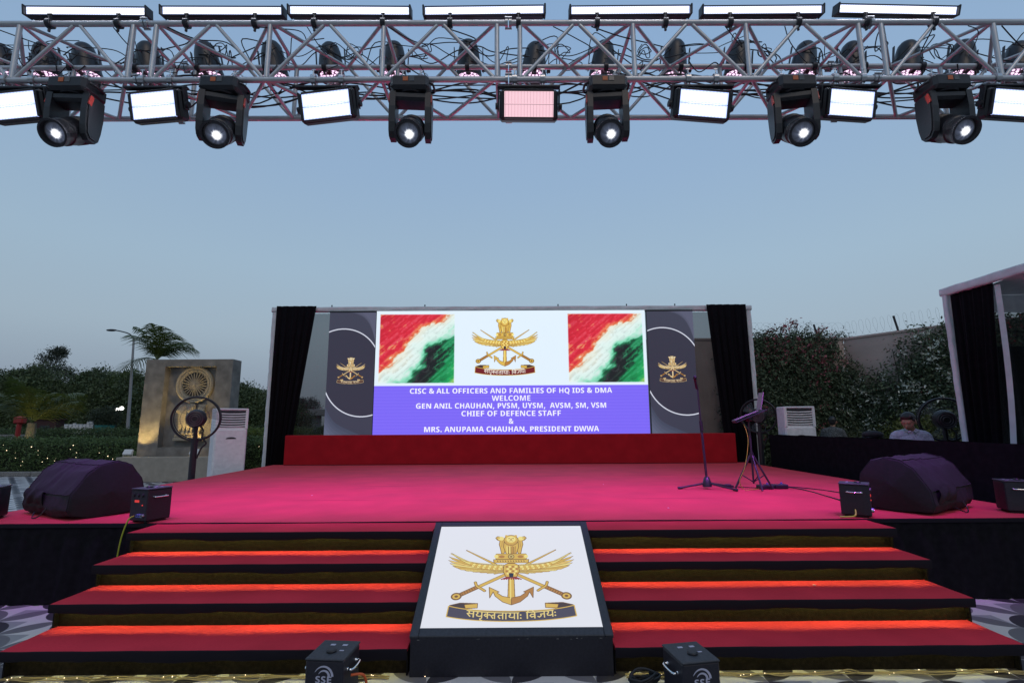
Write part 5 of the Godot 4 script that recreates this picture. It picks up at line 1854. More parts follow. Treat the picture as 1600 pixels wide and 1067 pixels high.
func left_side() -> void:
	var clump := leaf_clump(9, 0.42, 0.17, 4)
	var fine := leaf_clump(10, 0.2, 0.075, 9)
	# carved monument
	var pl := thing("plinth", "low cream plinth under the carved stone slab", "plinth", V(-10.05, 0, -15.8))
	obj("body", sh().box(V(0, 0.355, -0.15), V(3.06, 0.71, 1.3), 0.015), M.plinth, pl)
	obj("joint_cap", sh().box(V(1.45, 0.358, 0.504), V(0.02, 0.68, 0.006)), M.dark_gap, pl)
	var m := thing("stone_monument", "tall grey stone slab with carved wheel and lion relief, lit amber from below", "monument", V(-9.98, 0.712, -15.78))
	var hw := 1.35
	var ht := 2.95
	var nL := -0.74
	var nR := 0.85
	obj("left_jamb", sh().box(V((-hw + nL) / 2, ht / 2, -0.25), V(nL + hw, ht, 0.5), 0.006), M.stone, m)
	obj("right_jamb", sh().box(V((hw + nR) / 2, ht / 2, -0.25), V(hw - nR, ht, 0.5), 0.006), M.stone, m)
	obj("lintel", sh().box(V((nL + nR) / 2, ht - 0.115, -0.25), V(nR - nL - 0.002, 0.226, 0.498), 0.004), M.stone, m)
	obj("sill", sh().box(V((nL + nR) / 2, 0.13, -0.25), V(nR - nL - 0.002, 0.26, 0.496), 0.004), M.stone, m)
	obj("back_panel", sh().box(V((nL + nR) / 2, ht / 2, -0.36), V(nR - nL + 0.2, ht - 0.3, 0.27)), M.stone, m)
	var c := V(0.12, 2.17, -0.215)
	var wheel := Transform3D(Basis(V(1, 0, 0), PI / 2), c)
	var rim := sh()
	rim.xf = wheel
	rim.lathe([Vector2(0.40, 0.03), Vector2(0.42, 0.07), Vector2(0.46, 0.085), Vector2(0.475, 0.06), Vector2(0.49, 0.085), Vector2(0.54, 0.1), Vector2(0.58, 0.07), Vector2(0.59, 0.0)], 48)
	obj("wheel_rim", rim, M.carved_stone, m)
	obj("wheel_disc", sh().lathe([Vector2(0, 0.008), Vector2(0.43, 0.008)], 40, wheel), M.dark_stone, m)
	obj("wheel_hub", sh().lathe([Vector2(0, 0.1), Vector2(0.045, 0.09), Vector2(0.07, 0.05), Vector2(0.075, 0.02)], 20, wheel), M.carved_stone, m)
	for k in 24:
		var a := TAU * (k + 0.5) / 24
		var s := sh()
		s.xf = wheel
		s.tube([V(cos(a) * 0.06, 0.05, sin(a) * 0.06), V(cos(a) * 0.25, 0.055, sin(a) * 0.25), V(cos(a) * 0.41, 0.05, sin(a) * 0.41)], 0.017, 6, 0.014)
		obj("spoke", s, M.carved_stone, m)
		var q := sh()
		q.xf = wheel
		var a2 := TAU * k / 24
		q.ball(V(cos(a2) * 0.405, 0.035, sin(a2) * 0.405), V(0.035, 0.03, 0.035), Basis(), 5, 8)
		obj("scallop", q, M.carved_stone, m)
	var lion := []
	var L0 := V(0.1, 0.42, -0.22)
	for e in [[0.0, 0.1, 0.13], [-0.3, 0.02, 0.115], [0.3, 0.02, 0.115]]:
		lion.append([L0 + V(e[0], 1.0, e[1]), L0 + V(e[0], 1.03, e[1]), e[2], e[2]])
		lion.append([L0 + V(e[0] * 1.25, 0.96, e[1] + 0.09), L0 + V(e[0] * 1.3, 0.94, e[1] + 0.1), 0.06, 0.055])
		lion.append([L0 + V(e[0] * 0.8, 0.55, 0.0), L0 + V(e[0] * 0.9, 0.92, 0.02), 0.15, 0.13])
		for f in [-1.0, 1.0]:
			lion.append([L0 + V(e[0] * 0.8 + f * 0.065, 0.62, 0.08), L0 + V(e[0] * 0.8 + f * 0.06, 0.26, 0.1), 0.05, 0.042])
			lion.append([L0 + V(e[0] * 0.8 + f * 0.06, 0.25, 0.1), L0 + V(e[0] * 0.8 + f * 0.06, 0.24, 0.15), 0.05, 0.04])
			lion.append([L0 + V(e[0] + f * 0.1, 1.1, e[1]), L0 + V(e[0] + f * 0.1, 1.13, e[1]), 0.035, 0.03])
	var ls := sh()
	field(ls, lion, 0.035, 0.024)
	obj("lion_relief", ls, M.carved_stone, m)
	var ab := sh()
	ab.box(L0 + V(0, 0.17, 0.03), V(0.86, 0.1, 0.2), 0.02)
	ab.box(L0 + V(0, 0.075, 0.03), V(0.92, 0.1, 0.26), 0.02)
	ab.ball(L0 + V(0, 0.125, 0.13), V(0.07, 0.07, 0.05))
	obj("abacus", ab, M.carved_stone, m)
	for e in [[-1.34, "left", 0.3], [0.62, "right", -0.22]]:
		var fl := thing("flood_light", "small white flood lamp on the %s of the plinth, aimed up at the stone slab" % e[1], "flood light", V(-9.98 + e[0], 0.712, -15.42), 0, "flood lamps on the plinth")
		var aim := Basis.from_euler(V(-2.2, e[2] * 0.6, 0))
		var hd := sh()
		hd.xf = Transform3D(Basis.from_euler(V(-0.55 + PI, 0, 0)), V(0, 0.14, 0))
		hd.box(Vector3.ZERO, V(0.26, 0.17, 0.07), 0.012)
		obj("lamp_body", hd, M.white_paint, fl)
		var ln := sh()
		ln.xf = hd.xf
		ln.box(V(0, 0, 0.037), V(0.2, 0.12, 0.004))
		obj("lens", ln, M.warm_bulb, fl)
		obj("bracket", sh().tube([V(-0.14, 0.14, 0), V(-0.14, 0.012, 0), V(0.14, 0.012, 0), V(0.14, 0.14, 0)], 0.01, 6), M.white_paint, fl)
		spot(fl, V(0, 0.2, -0.03), V(e[2], 0.9, -0.3), 52.0, Color(1.0, 0.7, 0.24), 10.0 if e[1] == "left" else 10.0, 0.05, 8.0)
	# fan and tower cooler beside the stage
	pedestal_fan("large black pedestal fan standing in front of the stone monument", V(-5.66, 0, -9.3), 0.35, 1.76, 0.385)
	air_cooler("white tower air conditioner left of the stage beside the large black fan", V(-5.98, 0, -11.0), 0.72, 0.62, 0.42, 1.985)
	# planting
	hedge("clipped dark hedge hung with fairy lights behind the kerb left of the stage", V(-27.5, 0, -18.1), V(-5.6, 0, -18.1), 0.9, 1.12, 9000, Color(0.07, 0.12, 0.035), fine)
	hedge("second clipped hedge across the lawn behind the fairy lit one", V(-27, 0, -24.2), V(-8, 0, -24.2), 0.9, 1.4, 6000, Color(0.06, 0.1, 0.03), fine)
	hedge("bright green low hedge glimpsed between the stone slab and the backdrop", V(-14.5, 0, -21.4), V(-8.3, 0, -21.4), 0.7, 1.35, 3000, Color(0.1, 0.14, 0.02), fine)
	var strands := [[-20.6, 0.55], [-19.9, 1.1], [-18.9, 1.05], [-18.1, 0.7], [-17.6, 0.95], [-16.7, 1.0], [-15.8, 0.95], [-15.2, 0.6], [-14.6, 1.0], [-13.6, 0.9], [-12.6, 0.6], [-8.2, 0.9], [-7.6, 1.0]]
	for st in strands:
		var fs := thing("fairy_light_string", "short string of tiny warm fairy lights draped on the clipped hedge", "fairy lights", V(st[0], 0, -17.62), 0, "fairy lights on the hedge")
		var pts := []
		for i in 6:
			pts.append(V(rng.randf_range(-0.2, 0.2) + i * 0.11 - 0.25, st[1] - i * 0.13 + rng.randf_range(-0.03, 0.03), 0.02 + 0.02 * sin(i * 2.0)))
		obj("wire", sh().tube(smooth(pts, 4), 0.004, 4), M.cable, fs)
		for p in pts:
			obj("bulb", sh().ball(p + V(0, -0.015, 0.015), Vector3.ONE * rng.randf_range(0.006, 0.014), Basis(), 5, 8), M.warm_bulb, fs)
	var fr := []
	for f in [[0.15, 0.62, 0.3, 0.95], [0.45, 0.95, 0.45, 1.0], [1.2, 1.2, 0.4, 0.9], [1.9, 1.35, 0.35, 1.0], [2.6, 1.0, 0.5, 1.05], [3.1, 0.75, 0.55, 1.0], [3.7, 1.1, 0.45, 0.9], [4.5, 0.9, 0.55, 0.8], [5.3, 1.15, 0.5, 0.9], [6.0, 1.0, 0.5, 1.05]]:
		fr.append(f)
	palm("small palm with pale ringed trunk and arching fronds lit amber behind the hedge", V(-18.7, 0, -20.2), 1.75, 0.17, fr, 2.6, M.lit_palm_leaf)
	var up := thing("garden_uplight", "small garden uplight at the foot of the small palm behind the hedge", "garden light", V(-18.45, 0, -19.2))
	obj("casing", sh().lathe([Vector2(0, 0), Vector2(0.07, 0), Vector2(0.07, 0.14), Vector2(0.05, 0.15)], 12), M.black_plastic, up)
	obj("lens", sh().ball(V(0, 0.15, 0), V(0.05, 0.02, 0.05)), M.warm_bulb, up)
	spot(up, V(0, 0.2, 0), V(0.15, 0.9, -0.62), 36.0, Color(1.0, 0.8, 0.3), 1.7, 0.05, 8.0)
	var tall := [[0.15, 0.8, 0.5, 0.95], [0.5, 1.1, 0.5, 0.95], [0.9, 1.3, 0.35, 0.9], [1.7, 1.45, 0.3, 0.9], [2.5, 1.25, 0.42, 1.0], [3.1, 1.0, 0.45, 1.0], [3.3, 0.25, 0.85, 1.05], [4.3, 0.9, 0.5, 0.7], [5.2, 1.1, 0.45, 0.7], [6.1, 0.75, 0.6, 0.95]]
	palm("tall palm with dark drooping fronds rising behind the stone monument", V(-16.75, 0, -24.0), 4.7, 0.17, tall, 2.5, M.palm_leaf)
	var lp := thing("street_lamp", "tall slim grey street lamp with a curved arm beside the tall palm", "street lamp", V(-19.2, 0, -26.0))
	obj("pole", sh().tube([V(0, 0, 0), V(-0.1, 3, 0), V(-0.25, 6.1, 0)], 0.09, 10, 0.05), M.concrete, lp)
	obj("arm", sh().tube(smooth([V(-0.25, 6.05, 0), V(-0.5, 6.3, 0), V(-1.0, 6.45, 0), V(-1.3, 6.5, 0)], 4), 0.03, 8), M.dark_metal, lp)
	obj("lamp_head", sh().ball(V(-1.45, 6.5, 0), V(0.28, 0.06, 0.11)), M.dark_metal, lp)
	var tl := [
		["broad dark round tree at the far left edge behind the small palm", -35.5, -35.0, 5.5, 0], ["dense dark green tree right of the far left one", -32.0, -34.5, 5.7, 1], ["dark spreading tree behind the small palm's right fronds", -28.6, -35.5, 5.6, 0],
		["dense rounded dark tree left of the tall palm", -25.2, -34.0, 5.3, 1], ["low dark tree just behind the stone monument and tall palm", -21.5, -33.0, 4.9, 0], ["dark tree behind the right side of the stone monument", -17.5, -33.5, 4.3, 1], ["small rounded tree between the stone monument and the air conditioner", -17.2, -37.0, 3.7, 0]]
	for e in tl:
		var h: float = e[3]
		var tint := Color(0.065, 0.095, 0.034) if e[4] else Color(0.055, 0.085, 0.03)
		tree(e[0], V(e[1], 0, e[2]), h * 0.35, 0.22, [[V(0, h * 0.62, 0), V(2.1, h * 0.36, 1.9)], [V(-1.3, h * 0.5, 0.3), V(1.5, h * 0.3, 1.4)], [V(1.4, h * 0.52, 0.2), V(1.5, h * 0.3, 1.4)], [V(0.3, h * 0.3, 0.9), V(1.9, h * 0.28, 1.0)], [V(-0.6, h * 0.75, -0.2), V(1.2, h * 0.2, 1.1)]], tint, 1700, clump)
	tree("thin wispy tree standing above the other crowns at the left", V(-41.0, 0, -45.0), 5.0, 0.2, [[V(0.3, 7.4, 0), V(1.0, 0.9, 0.9)], [V(-0.8, 6.4, 0), V(0.9, 0.6, 0.8)], [V(1.4, 6.3, 0), V(1.1, 0.6, 0.8)], [V(-2.3, 6.0, 0), V(0.8, 0.5, 0.7)], [V(0.9, 8.1, 0), V(0.6, 0.35, 0.5)]], Color(0.045, 0.06, 0.04), 140, clump)
	tree("far hazy tree beyond the flyover right of the stone monument", V(-30.0, 0, -66.0), 2.0, 0.25, [[V(0, 3.6, 0), V(2.6, 1.0, 1.5)], [V(2.2, 3.9, 0), V(1.6, 1.1, 1.4)], [V(3.9, 3.9, 0), V(1.6, 1.2, 1.4)]], Color(0.07, 0.085, 0.07), 500, clump)
	var br := thing("flyover", "pale grey concrete flyover glimpsed between the stone monument and the backdrop", "bridge", V(-28.0, 0, -58.0))
	obj("deck", sh().box(V(0, 2.9, 0), V(16, 0.7, 4), 0.05), M.concrete, br)
	for x in [-6.0, 0.0, 6.0]:
		obj("pier", sh().box(V(x, 1.28, 0), V(0.8, 2.53, 2), 0.05), M.concrete, br)
	var fl2 := thing("street_lamp", "distant lit street lamp on the flyover right of the monument", "street lamp", V(-26.4, 3.25, -57.0))
	obj("pole", sh().rod(V(0, 0, 0), V(0, 1.9, 0), 0.05, 8), M.concrete, fl2)
	obj("lamp", sh().ball(V(-0.1, 1.92, 0), V(0.19, 0.1, 0.19)), M.white_bulb, fl2)
	var mk := thing("marker_post", "small glowing orange red post by the flyover", "post", V(-29.6, 0, -54.0))
	obj("post", sh().rod(V(0, 0, 0), V(0, 2.6, 0), 0.08, 8), M.concrete, mk)
	obj("light_band", sh().rod(V(0, 2.62, 0), V(0, 3.7, 0), 0.09, 8), M.red_post_light, mk)
	# small things on the lawn
	var fc := thing("low_white_fence", "low white garden fence with a stepped end far left of the monument", "fence", V(-22.6, 0, -27.0))
	for k in 9:
		obj("picket", sh().box(V(-0.72 + k * 0.18, 0.85, 0), V(0.13, 1.7 + (0.28 if k >= 7 else 0.1 if k == 3 else 0.0), 0.08), 0.01), M.white_paint, fc)
	obj("rail", sh().box(V(0, 1.5, 0.055), V(1.6, 0.16, 0.03), 0.01), M.white_paint, fc)
	var pt := thing("planter", "teal planter tub with a clipped dark bush left of the monument", "planter", V(-20.4, 0, -26.0))
	obj("tub", sh().lathe([Vector2(0, 1.3), Vector2(0.36, 1.3), Vector2(0.42, 1.65), Vector2(0.38, 1.65), Vector2(0.36, 1.58), Vector2(0, 1.58)], 20), M.teal, pt)
	obj("stand", sh().box(V(0, 0.65, 0), V(0.6, 1.3, 0.6), 0.02), M.concrete, pt)
	var bush := []
	for k in 500:
		var d := V(rng.randfn(), rng.randfn(), rng.randfn()).normalized() * pow(rng.randf(), 0.4)
		var g := rng.randf_range(0.6, 1.3)
		bush.append([V(0, 2.05, 0) + d * V(0.75, 0.55, 0.6), 1.0, Color(0.03 * g, 0.045 * g, 0.02 * g)])
	scatter("bush", fine, M.leaf, bush, pt, "stuff")
	var ki := thing("maroon_kiosk", "dark maroon booth half hidden behind the small palm", "kiosk", V(-22.35, 0, -24.9))
	obj("wall", sh().box(V(0, 0.95, 0), V(1.3, 1.9, 0.5), 0.02), M.maroon, ki)
	obj("shutter", sh().box(V(0.15, 1.0, 0.255), V(0.5, 1.3, 0.015), 0.004), M.dark_gap, ki)
	obj("roof", sh().box(V(0, 1.93, 0), V(1.42, 0.06, 0.6), 0.01), M.maroon, ki)
	var rp := thing("fire_hydrant_post", "red painted hydrant post at the far left of the lawn", "hydrant", V(-20.95, 0, -22.0))
	obj("post", sh().rod(V(0, 0, 0), V(0.05, 1.8, 0), 0.09, 10), M.red_paint, rp)
	obj("head", sh().box(V(0.05, 1.88, 0), V(0.42, 0.32, 0.25), 0.05), M.red_paint, rp)
	var gw := thing("garden_wall", "low pale wall across the lawn at the far left", "wall", V(-23.0, 0, -23.2))
	obj("coping", sh().box(V(-1.5, 1.2, 0), V(6.0, 0.1, 0.3), 0.01), M.kerb, gw)
	obj("body", sh().box(V(-1.5, 0.57, 0), V(5.9, 1.14, 0.22)), M.concrete, gw)
	for e in [[-22.9, -30.0, 2.55, "pair of bright garden lamps among the dark trees left of the monument"], [-30.5, -30.0, 2.5, "bright garden lamp low at the left edge below the trees"]]:
		var gl := thing("garden_lamp", e[3], "garden lamp", V(e[0], 0, e[1]))
		obj("post", sh().rod(V(0, 0, 0), V(0, e[2], 0), 0.04, 8), M.dark_metal, gl)
		obj("globe", sh().ball(V(0, e[2], 0.05), V(0.09, 0.09, 0.09)), M.white_bulb, gl)
		if e[0] > -25:
			obj("globe", sh().ball(V(0.25, e[2] + 0.06, 0.05), V(0.11, 0.11, 0.11)), M.white_bulb, gl)
			obj("crossbar", sh().rod(V(0, e[2], 0), V(0.25, e[2] + 0.02, 0), 0.02, 6), M.dark_metal, gl)

func right_side() -> void:
	var fine := leaf_clump(9, 0.26, 0.1, 19)
	var petal := leaf_clump(12, 0.085, 0.085, 23)
	# boundary wall, bending towards the camera on the right
	var w := thing("boundary_wall", "tall plastered boundary wall behind the flowering creepers", "wall", V(0, 0, 0))
	var line := [V(4.2, 0, -15.2), V(10.2, 0, -15.3), V(11.6, 0, -13.0), V(16.0, 0, -9.5)]
	for k in 3:
		var a: Vector3 = line[k]
		var b: Vector3 = line[k + 1]
		var d := b - a
		var bs := Basis(Vector3.UP, -atan2(d.z, d.x))
		obj("wall_panel", sh().box((a + b) / 2 + V(0, 2.05, 0) + bs * V(0, 0, -0.13), V(d.length() - 0.004, 4.1, 0.24), 0.0, bs), M.wall_render, w)
		obj("coping", sh().box((a + b) / 2 + V(0, 4.13, 0) + bs * V(0, 0, -0.13), V(d.length() - 0.004, 0.07, 0.3), 0.01, bs), M.wall_render, w)
	var along := func(u: float) -> Array:
		# point and outward direction at that many metres along the wall
		for k in 3:
			var d: Vector3 = line[k + 1] - line[k]
			if u <= d.length() or k == 2:
				var e := d.normalized()
				return [line[k] + e * u, V(-e.z, 0, e.x)]
			u -= d.length()
		return []
	var nz := FastNoiseLite.new()
	nz.seed = 4
	nz.frequency = 0.5
	var kinds := [["pink flowering creeper covering the left part of the boundary wall", 2.2, 6.2, 0], ["white flowering creeper covering the right part of the boundary wall", 5.4, 12.5, 1]]
	for kd in kinds:
		var t := thing("flowering_creeper", kd[0], "climbing plant", along.call(kd[1] + 1.0)[0])
		var o: Vector3 = t.position
		var leaves := []
		var flowers := []
		var n := 0
		while n < (7500 if kd[3] == 0 else 9500):
			n += 1
			var u := rng.randf_range(kd[1], kd[2])
			var y := rng.randf() * 4.12
			var pr: Array = along.call(u)
			var bare := exp(-pow((u - 6.6) / 1.1, 2.0) - pow((y - 4.0) / 0.95, 2.0)) * 1.7
			var dens := 0.75 + 0.5 * nz.get_noise_2d(u * 2.0, y * 2.0) - bare
			if rng.randf() > dens:
				continue
			var thick := 0.12 + 0.45 * (0.5 + 0.5 * nz.get_noise_2d(u * 3.0 + 40.0, y * 3.0)) * rng.randf()
			var p: Vector3 = pr[0] + pr[1] * thick + V(0, y, 0) - o
			var g := rng.randf_range(0.5, 1.4)
			leaves.append([p, rng.randf_range(0.7, 1.3), Color(0.085 * g, 0.115 * g, 0.06 * g)])
			var fd := nz.get_noise_2d(u * 4.0 + 90.0, y * 4.0)
			if kd[3] == 0:
				if rng.randf() < 0.03 + 0.2 * fd + (0.1 if y > 3.1 else -0.03):
					flowers.append([p + pr[1] * 0.12, rng.randf_range(0.6, 1.1), Color(0.55, 0.16, 0.2) * rng.randf_range(0.6, 1.1)])
			elif rng.randf() < 0.09 + 0.3 * fd:
				var red := u > 9.3 and y > 3.4
				flowers.append([p + pr[1] * 0.14, rng.randf_range(0.6, 1.25), Color(0.5, 0.08, 0.09) if red else Color(0.85, 0.87, 0.75) * rng.randf_range(0.75, 1.0)])
		# sprigs standing above the coping
		var stems := sh()
		for k in (18 if kd[3] == 0 else 9):
			var u := rng.randf_range(kd[1] + 0.3, minf(kd[2], 5.6) if kd[3] == 0 else kd[2])
			if kd[3] == 1 and u < 8.6:
				continue
			var pr: Array = along.call(u)
			var h := rng.randf_range(0.1, 0.42) * (1.6 if k % 6 == 0 else 1.0)
			var a: Vector3 = pr[0] + V(0, 4.0, 0) + pr[1] * 0.15 - o
			var tip: Vector3 = a + V(rng.randf_range(-0.4, 0.4), h, rng.randf_range(-0.1, 0.2))
			stems.tube([a, a.lerp(tip, 0.5) + V(0, 0.06, 0), tip], 0.008, 4, 0.003)
			for i in 16:
				var q := a.lerp(tip, rng.randf()) + V(rng.randfn(), rng.randfn(), rng.randfn()) * 0.06
				leaves.append([q, rng.randf_range(0.4, 0.8), Color(0.035, 0.05, 0.024)])
			if rng.randf() < 0.5:
				for i in 5:
					flowers.append([tip + V(rng.randfn(), rng.randfn(), rng.randfn()) * 0.07, 1.0, Color(0.32, 0.05, 0.07) if u < 8.0 or kd[3] == 0 else Color(0.34, 0.06, 0.07)])
		for k in 12:
			var u := rng.randf_range(kd[1] + 0.4, kd[2] - 0.4)
			var pr: Array = along.call(u)
			var pts := []
			for i in 6:
				pts.append(pr[0] + pr[1] * rng.randf_range(0.08, 0.25) + V(rng.randf_range(-0.3, 0.3), i * 0.72, 0) - o)
			stems.tube(smooth(pts, 3), 0.02, 5, 0.008)
		obj("stems", stems, M.bark, t)
		scatter("foliage", fine, M.leaf, leaves, t, "stuff")
		scatter("blossom", petal, M.petal, flowers, t, "stuff")
	var bushes := [["leafy green shrub growing beyond the top of the boundary wall", V(10.4, 2.5, -16.4), V(1.0, 2.05, 0.6), Color(0.035, 0.055, 0.025), 420], ["yellowish green shrub at the foot of the wall behind the man", V(10.6, 0, -13.3), V(0.95, 1.75, 0.6), Color(0.085, 0.1, 0.018), 900], ["dull green low shrub left of the yellowish one below the wall", V(8.9, 0, -13.9), V(0.9, 1.35, 0.6), Color(0.05, 0.06, 0.02), 700]]
	for e in bushes:
		var b := thing("shrub", e[0], "shrub", V(e[1].x, 0, e[1].z))
		var base: float = e[1].y
		var r: Vector3 = e[2]
		var stem := sh()
		for k in 7:
			stem.tube([V(0, 0, 0), V(rng.randf_range(-0.1, 0.1), base + r.y * 0.3, 0), V(rng.randf_range(-1, 1) * r.x * 0.7, base + r.y * rng.randf_range(0.7, 0.95), rng.randf_range(-0.3, 0.3))], 0.03, 5, 0.006)
		obj("stems", stem, M.bark, b)
		var ls := []
		for k in e[4]:
			var d := V(rng.randfn(), rng.randfn(), rng.randfn()).normalized() * pow(rng.randf(), 0.45)
			var g := rng.randf_range(0.5, 1.4)
			ls.append([V(0, base + r.y * 0.55, 0) + d * V(r.x, r.y * 0.48, r.z), rng.randf_range(0.6, 1.2), Color(e[3].r * g, e[3].g * g, e[3].b * g)])
		scatter("foliage", fine, M.leaf, ls, b, "stuff")
	var wire := thing("razor_wire", "thin coiled razor wire along the top of the boundary wall", "wire", V(9.0, 4.15, -15.3))
	var coil := []
	for i in 900:
		var u := 2.0 + i * 0.0125
		var pr: Array = along.call(u)
		var a := i * 0.42
		coil.append(pr[0] + V(0, 4.42, 0) + V(0, cos(a) * 0.24, 0) + pr[1] * (sin(a) * 0.24 - 0.1) - wire.position)
	obj("coil", sh().tube(coil, 0.0018, 3, -1, false), M.dark_metal, wire)
	for k in 4:
		var pr: Array = along.call([3.2, 5.3, 7.4, 10.2][k])
		var p := thing("wire_post", "leaning dark iron post carrying the razor wire, %s along the wall" % ["first from the left", "second from the left", "third from the left", "rightmost"][k], "post", pr[0] + V(0, 4.167, 0) - pr[1] * 0.13, 0, "iron posts on the wall")
		obj("post", sh().box(V(-0.04, 0.22, 0), V(0.045, 0.46, 0.045), 0.005, Basis(V(0, 0, 1), 0.2)), M.dark_metal, p)
		obj("foot_plate", sh().box(V(0, 0.006, 0), V(0.16, 0.012, 0.16)), M.dark_metal, p)
	# black draped barrier along the right edge of the stage
	var bt := thing("draped_barrier", "long barrier draped in black cloth along the right edge of the stage", "barrier", V(5.75, 0, -8.2))
	drape(bt, "front_cloth", M.table_cloth, [V(-0.12, 1.37, -3.0), V(0.3, 1.38, 3.6)], [V(-0.1, 0.02, -3.0), V(0.24, 0.02, 3.6)], 7.0, 0.012, V(-1, 0, 0.06))
	var topc := sh()
	var rows := []
	for i in 3:
		var row := []
		for j in 40:
			var u := j / 39.0
			row.append(V(lerpf(-0.12, 0.3, u), 1.37 + 0.006 * sin(u * 40.0) + 0.008, lerpf(-3.0, 3.6, u)) + V(i * 0.3, -0.02 * i, -0.02 * i))
		rows.append(row)
	topc.grid(rows, Vector3.UP)
	obj("top_cloth", topc, M.table_cloth, bt)
	drape(bt, "rear_cloth", M.table_cloth, [V(0.48, 1.33, -3.04), V(0.9, 1.33, 3.56)], [V(0.5, 0.02, -3.04), V(0.92, 0.02, 3.56)], 7.0, 0.012, V(1, 0, -0.06))
	drape(bt, "end_cloth", M.table_cloth, [V(-0.12, 1.36, -3.02), V(0.48, 1.33, -3.04)], [V(-0.1, 0.02, -3.02), V(0.5, 0.02, -3.04)], 2.0, 0.01, V(0, 0, -1))
	air_cooler("white tower air conditioner behind the black barrier near the flowering creeper", V(6.13, 0, -11.0), -0.12, 0.62, 0.42, 1.965)
	pedestal_fan("black pedestal fan behind the music stand at the right edge of the stage", V(5.62, 0, -11.6), -0.55, 1.78, 0.37)
	pedestal_fan("dark pedestal fan behind the man's shoulder by the tent", V(7.4, 0, -8.75), -0.4, 1.67, 0.36)
	person("man in pale blue grey shirt standing behind the black barrier looking down", V(6.22, 0.02, -8.0), -0.45, 0.0125, M.shirt_blue, M.trousers, 0.45, -0.55)
	person("distant person in dark patterned shirt near the flowering creeper", V(8.15, 0, -13.0), 2.4, 0.024, M.shirt_print, M.trousers, 0.1, 0.0)
	var dk := thing("covered_speaker", "small black covered shape on the barrier top left of the man", "speaker", V(6.05, 1.375, -8.6))
	obj("cover", sh().ball(V(0, 0.05, 0), V(0.17, 0.07, 0.12)), M.cover_cloth, dk)
	obj("base", sh().box(V(0, 0.01, 0), V(0.26, 0.02, 0.18), 0.004), M.black_plastic, dk)
	# tent on the right
	var t := thing("event_tent", "white framed event tent with black drapes at the right edge", "tent", V(6.5, 0, -7.34))
	var p1 := sh()
	wrapped_post(p1, V(0, 0, 0), V(0, 3.5, 0), 0.085, 0.085)
	obj("post", p1, M.white_cloth, t)
	var p2 := sh()
	wrapped_post(p2, V(0.03, 0, 6.5), V(0.03, 3.45, 6.5), 0.1, 0.1)
	obj("post", p2, M.white_cloth, t)
	var p3 := sh()
	wrapped_post(p3, V(5.0, 0, 0), V(5.0, 3.5, 0), 0.1, 0.1)
	obj("post", p3, M.white_cloth, t)
	var b1 := sh()
	wrapped_post(b1, V(0, 3.54, -0.06), V(0, 3.54, 6.6), 0.1, 0.12)
	obj("side_beam", b1, M.white_cloth, t)
	var b2 := sh()
	wrapped_post(b2, V(0.07, 3.54, 0), V(5.0, 3.54, 0), 0.14, 0.12)
	obj("end_beam", b2, M.white_cloth, t)
	var roof := []
	for i in 12:
		var row := []
		for j in 20:
			var u := j / 19.0
			var v := i / 11.0
			row.append(V(0.08 + u * 4.9, 3.46 + 0.5 * sin(PI * v) * 0.5 + 0.12 * u - 0.06 * absf(sin(v * 9.0)), 0.08 + v * 6.4))
		roof.append(row)
	obj("ceiling_cloth", sh().grid(roof, Vector3.UP), M.white_cloth, t)
	drape(t, "valance", M.white_cloth, [V(0.08, 3.46, 0.11), V(4.9, 3.46, 0.11)], [V(0.08, 3.2, 0.12), V(4.9, 3.2, 0.12)], 9.0, 0.02)
	drape(t, "side_drape", M.curtain, [V(0.01, 3.52, 0.06), V(0.01, 3.52, 0.74)], [V(0.01, 0.02, 0.04), V(0.03, 0.02, 0.36)], 4.0, 0.03, V(-1, 0, 0), 0.0)
	var sash := []
	for i in 12:
		var v := i / 11.0
		var zz := lerpf(0.75, 0.42, v) + 0.09 * sin(PI * v)
		sash.append([V(0.0, lerpf(3.44, 0.02, v), zz), V(0.03, lerpf(3.44, 0.02, v), zz + 0.055)])
	obj("sash", sh().grid(sash, V(-1, 0, 0)), M.white_cloth, t)
	drape(t, "end_curtain", M.sheer, [V(0.1, 3.44, -0.1), V(4.9, 3.44, -0.1)], [V(0.1, 0.05, -0.1), V(4.9, 0.05, -0.1)], 20.0, 0.04)
	drape(t, "end_curtain", M.curtain, [V(0.1, 2.75, -0.2), V(4.9, 2.75, -0.2)], [V(0.1, 0.03, -0.2), V(4.9, 0.03, -0.2)], 18.0, 0.04)

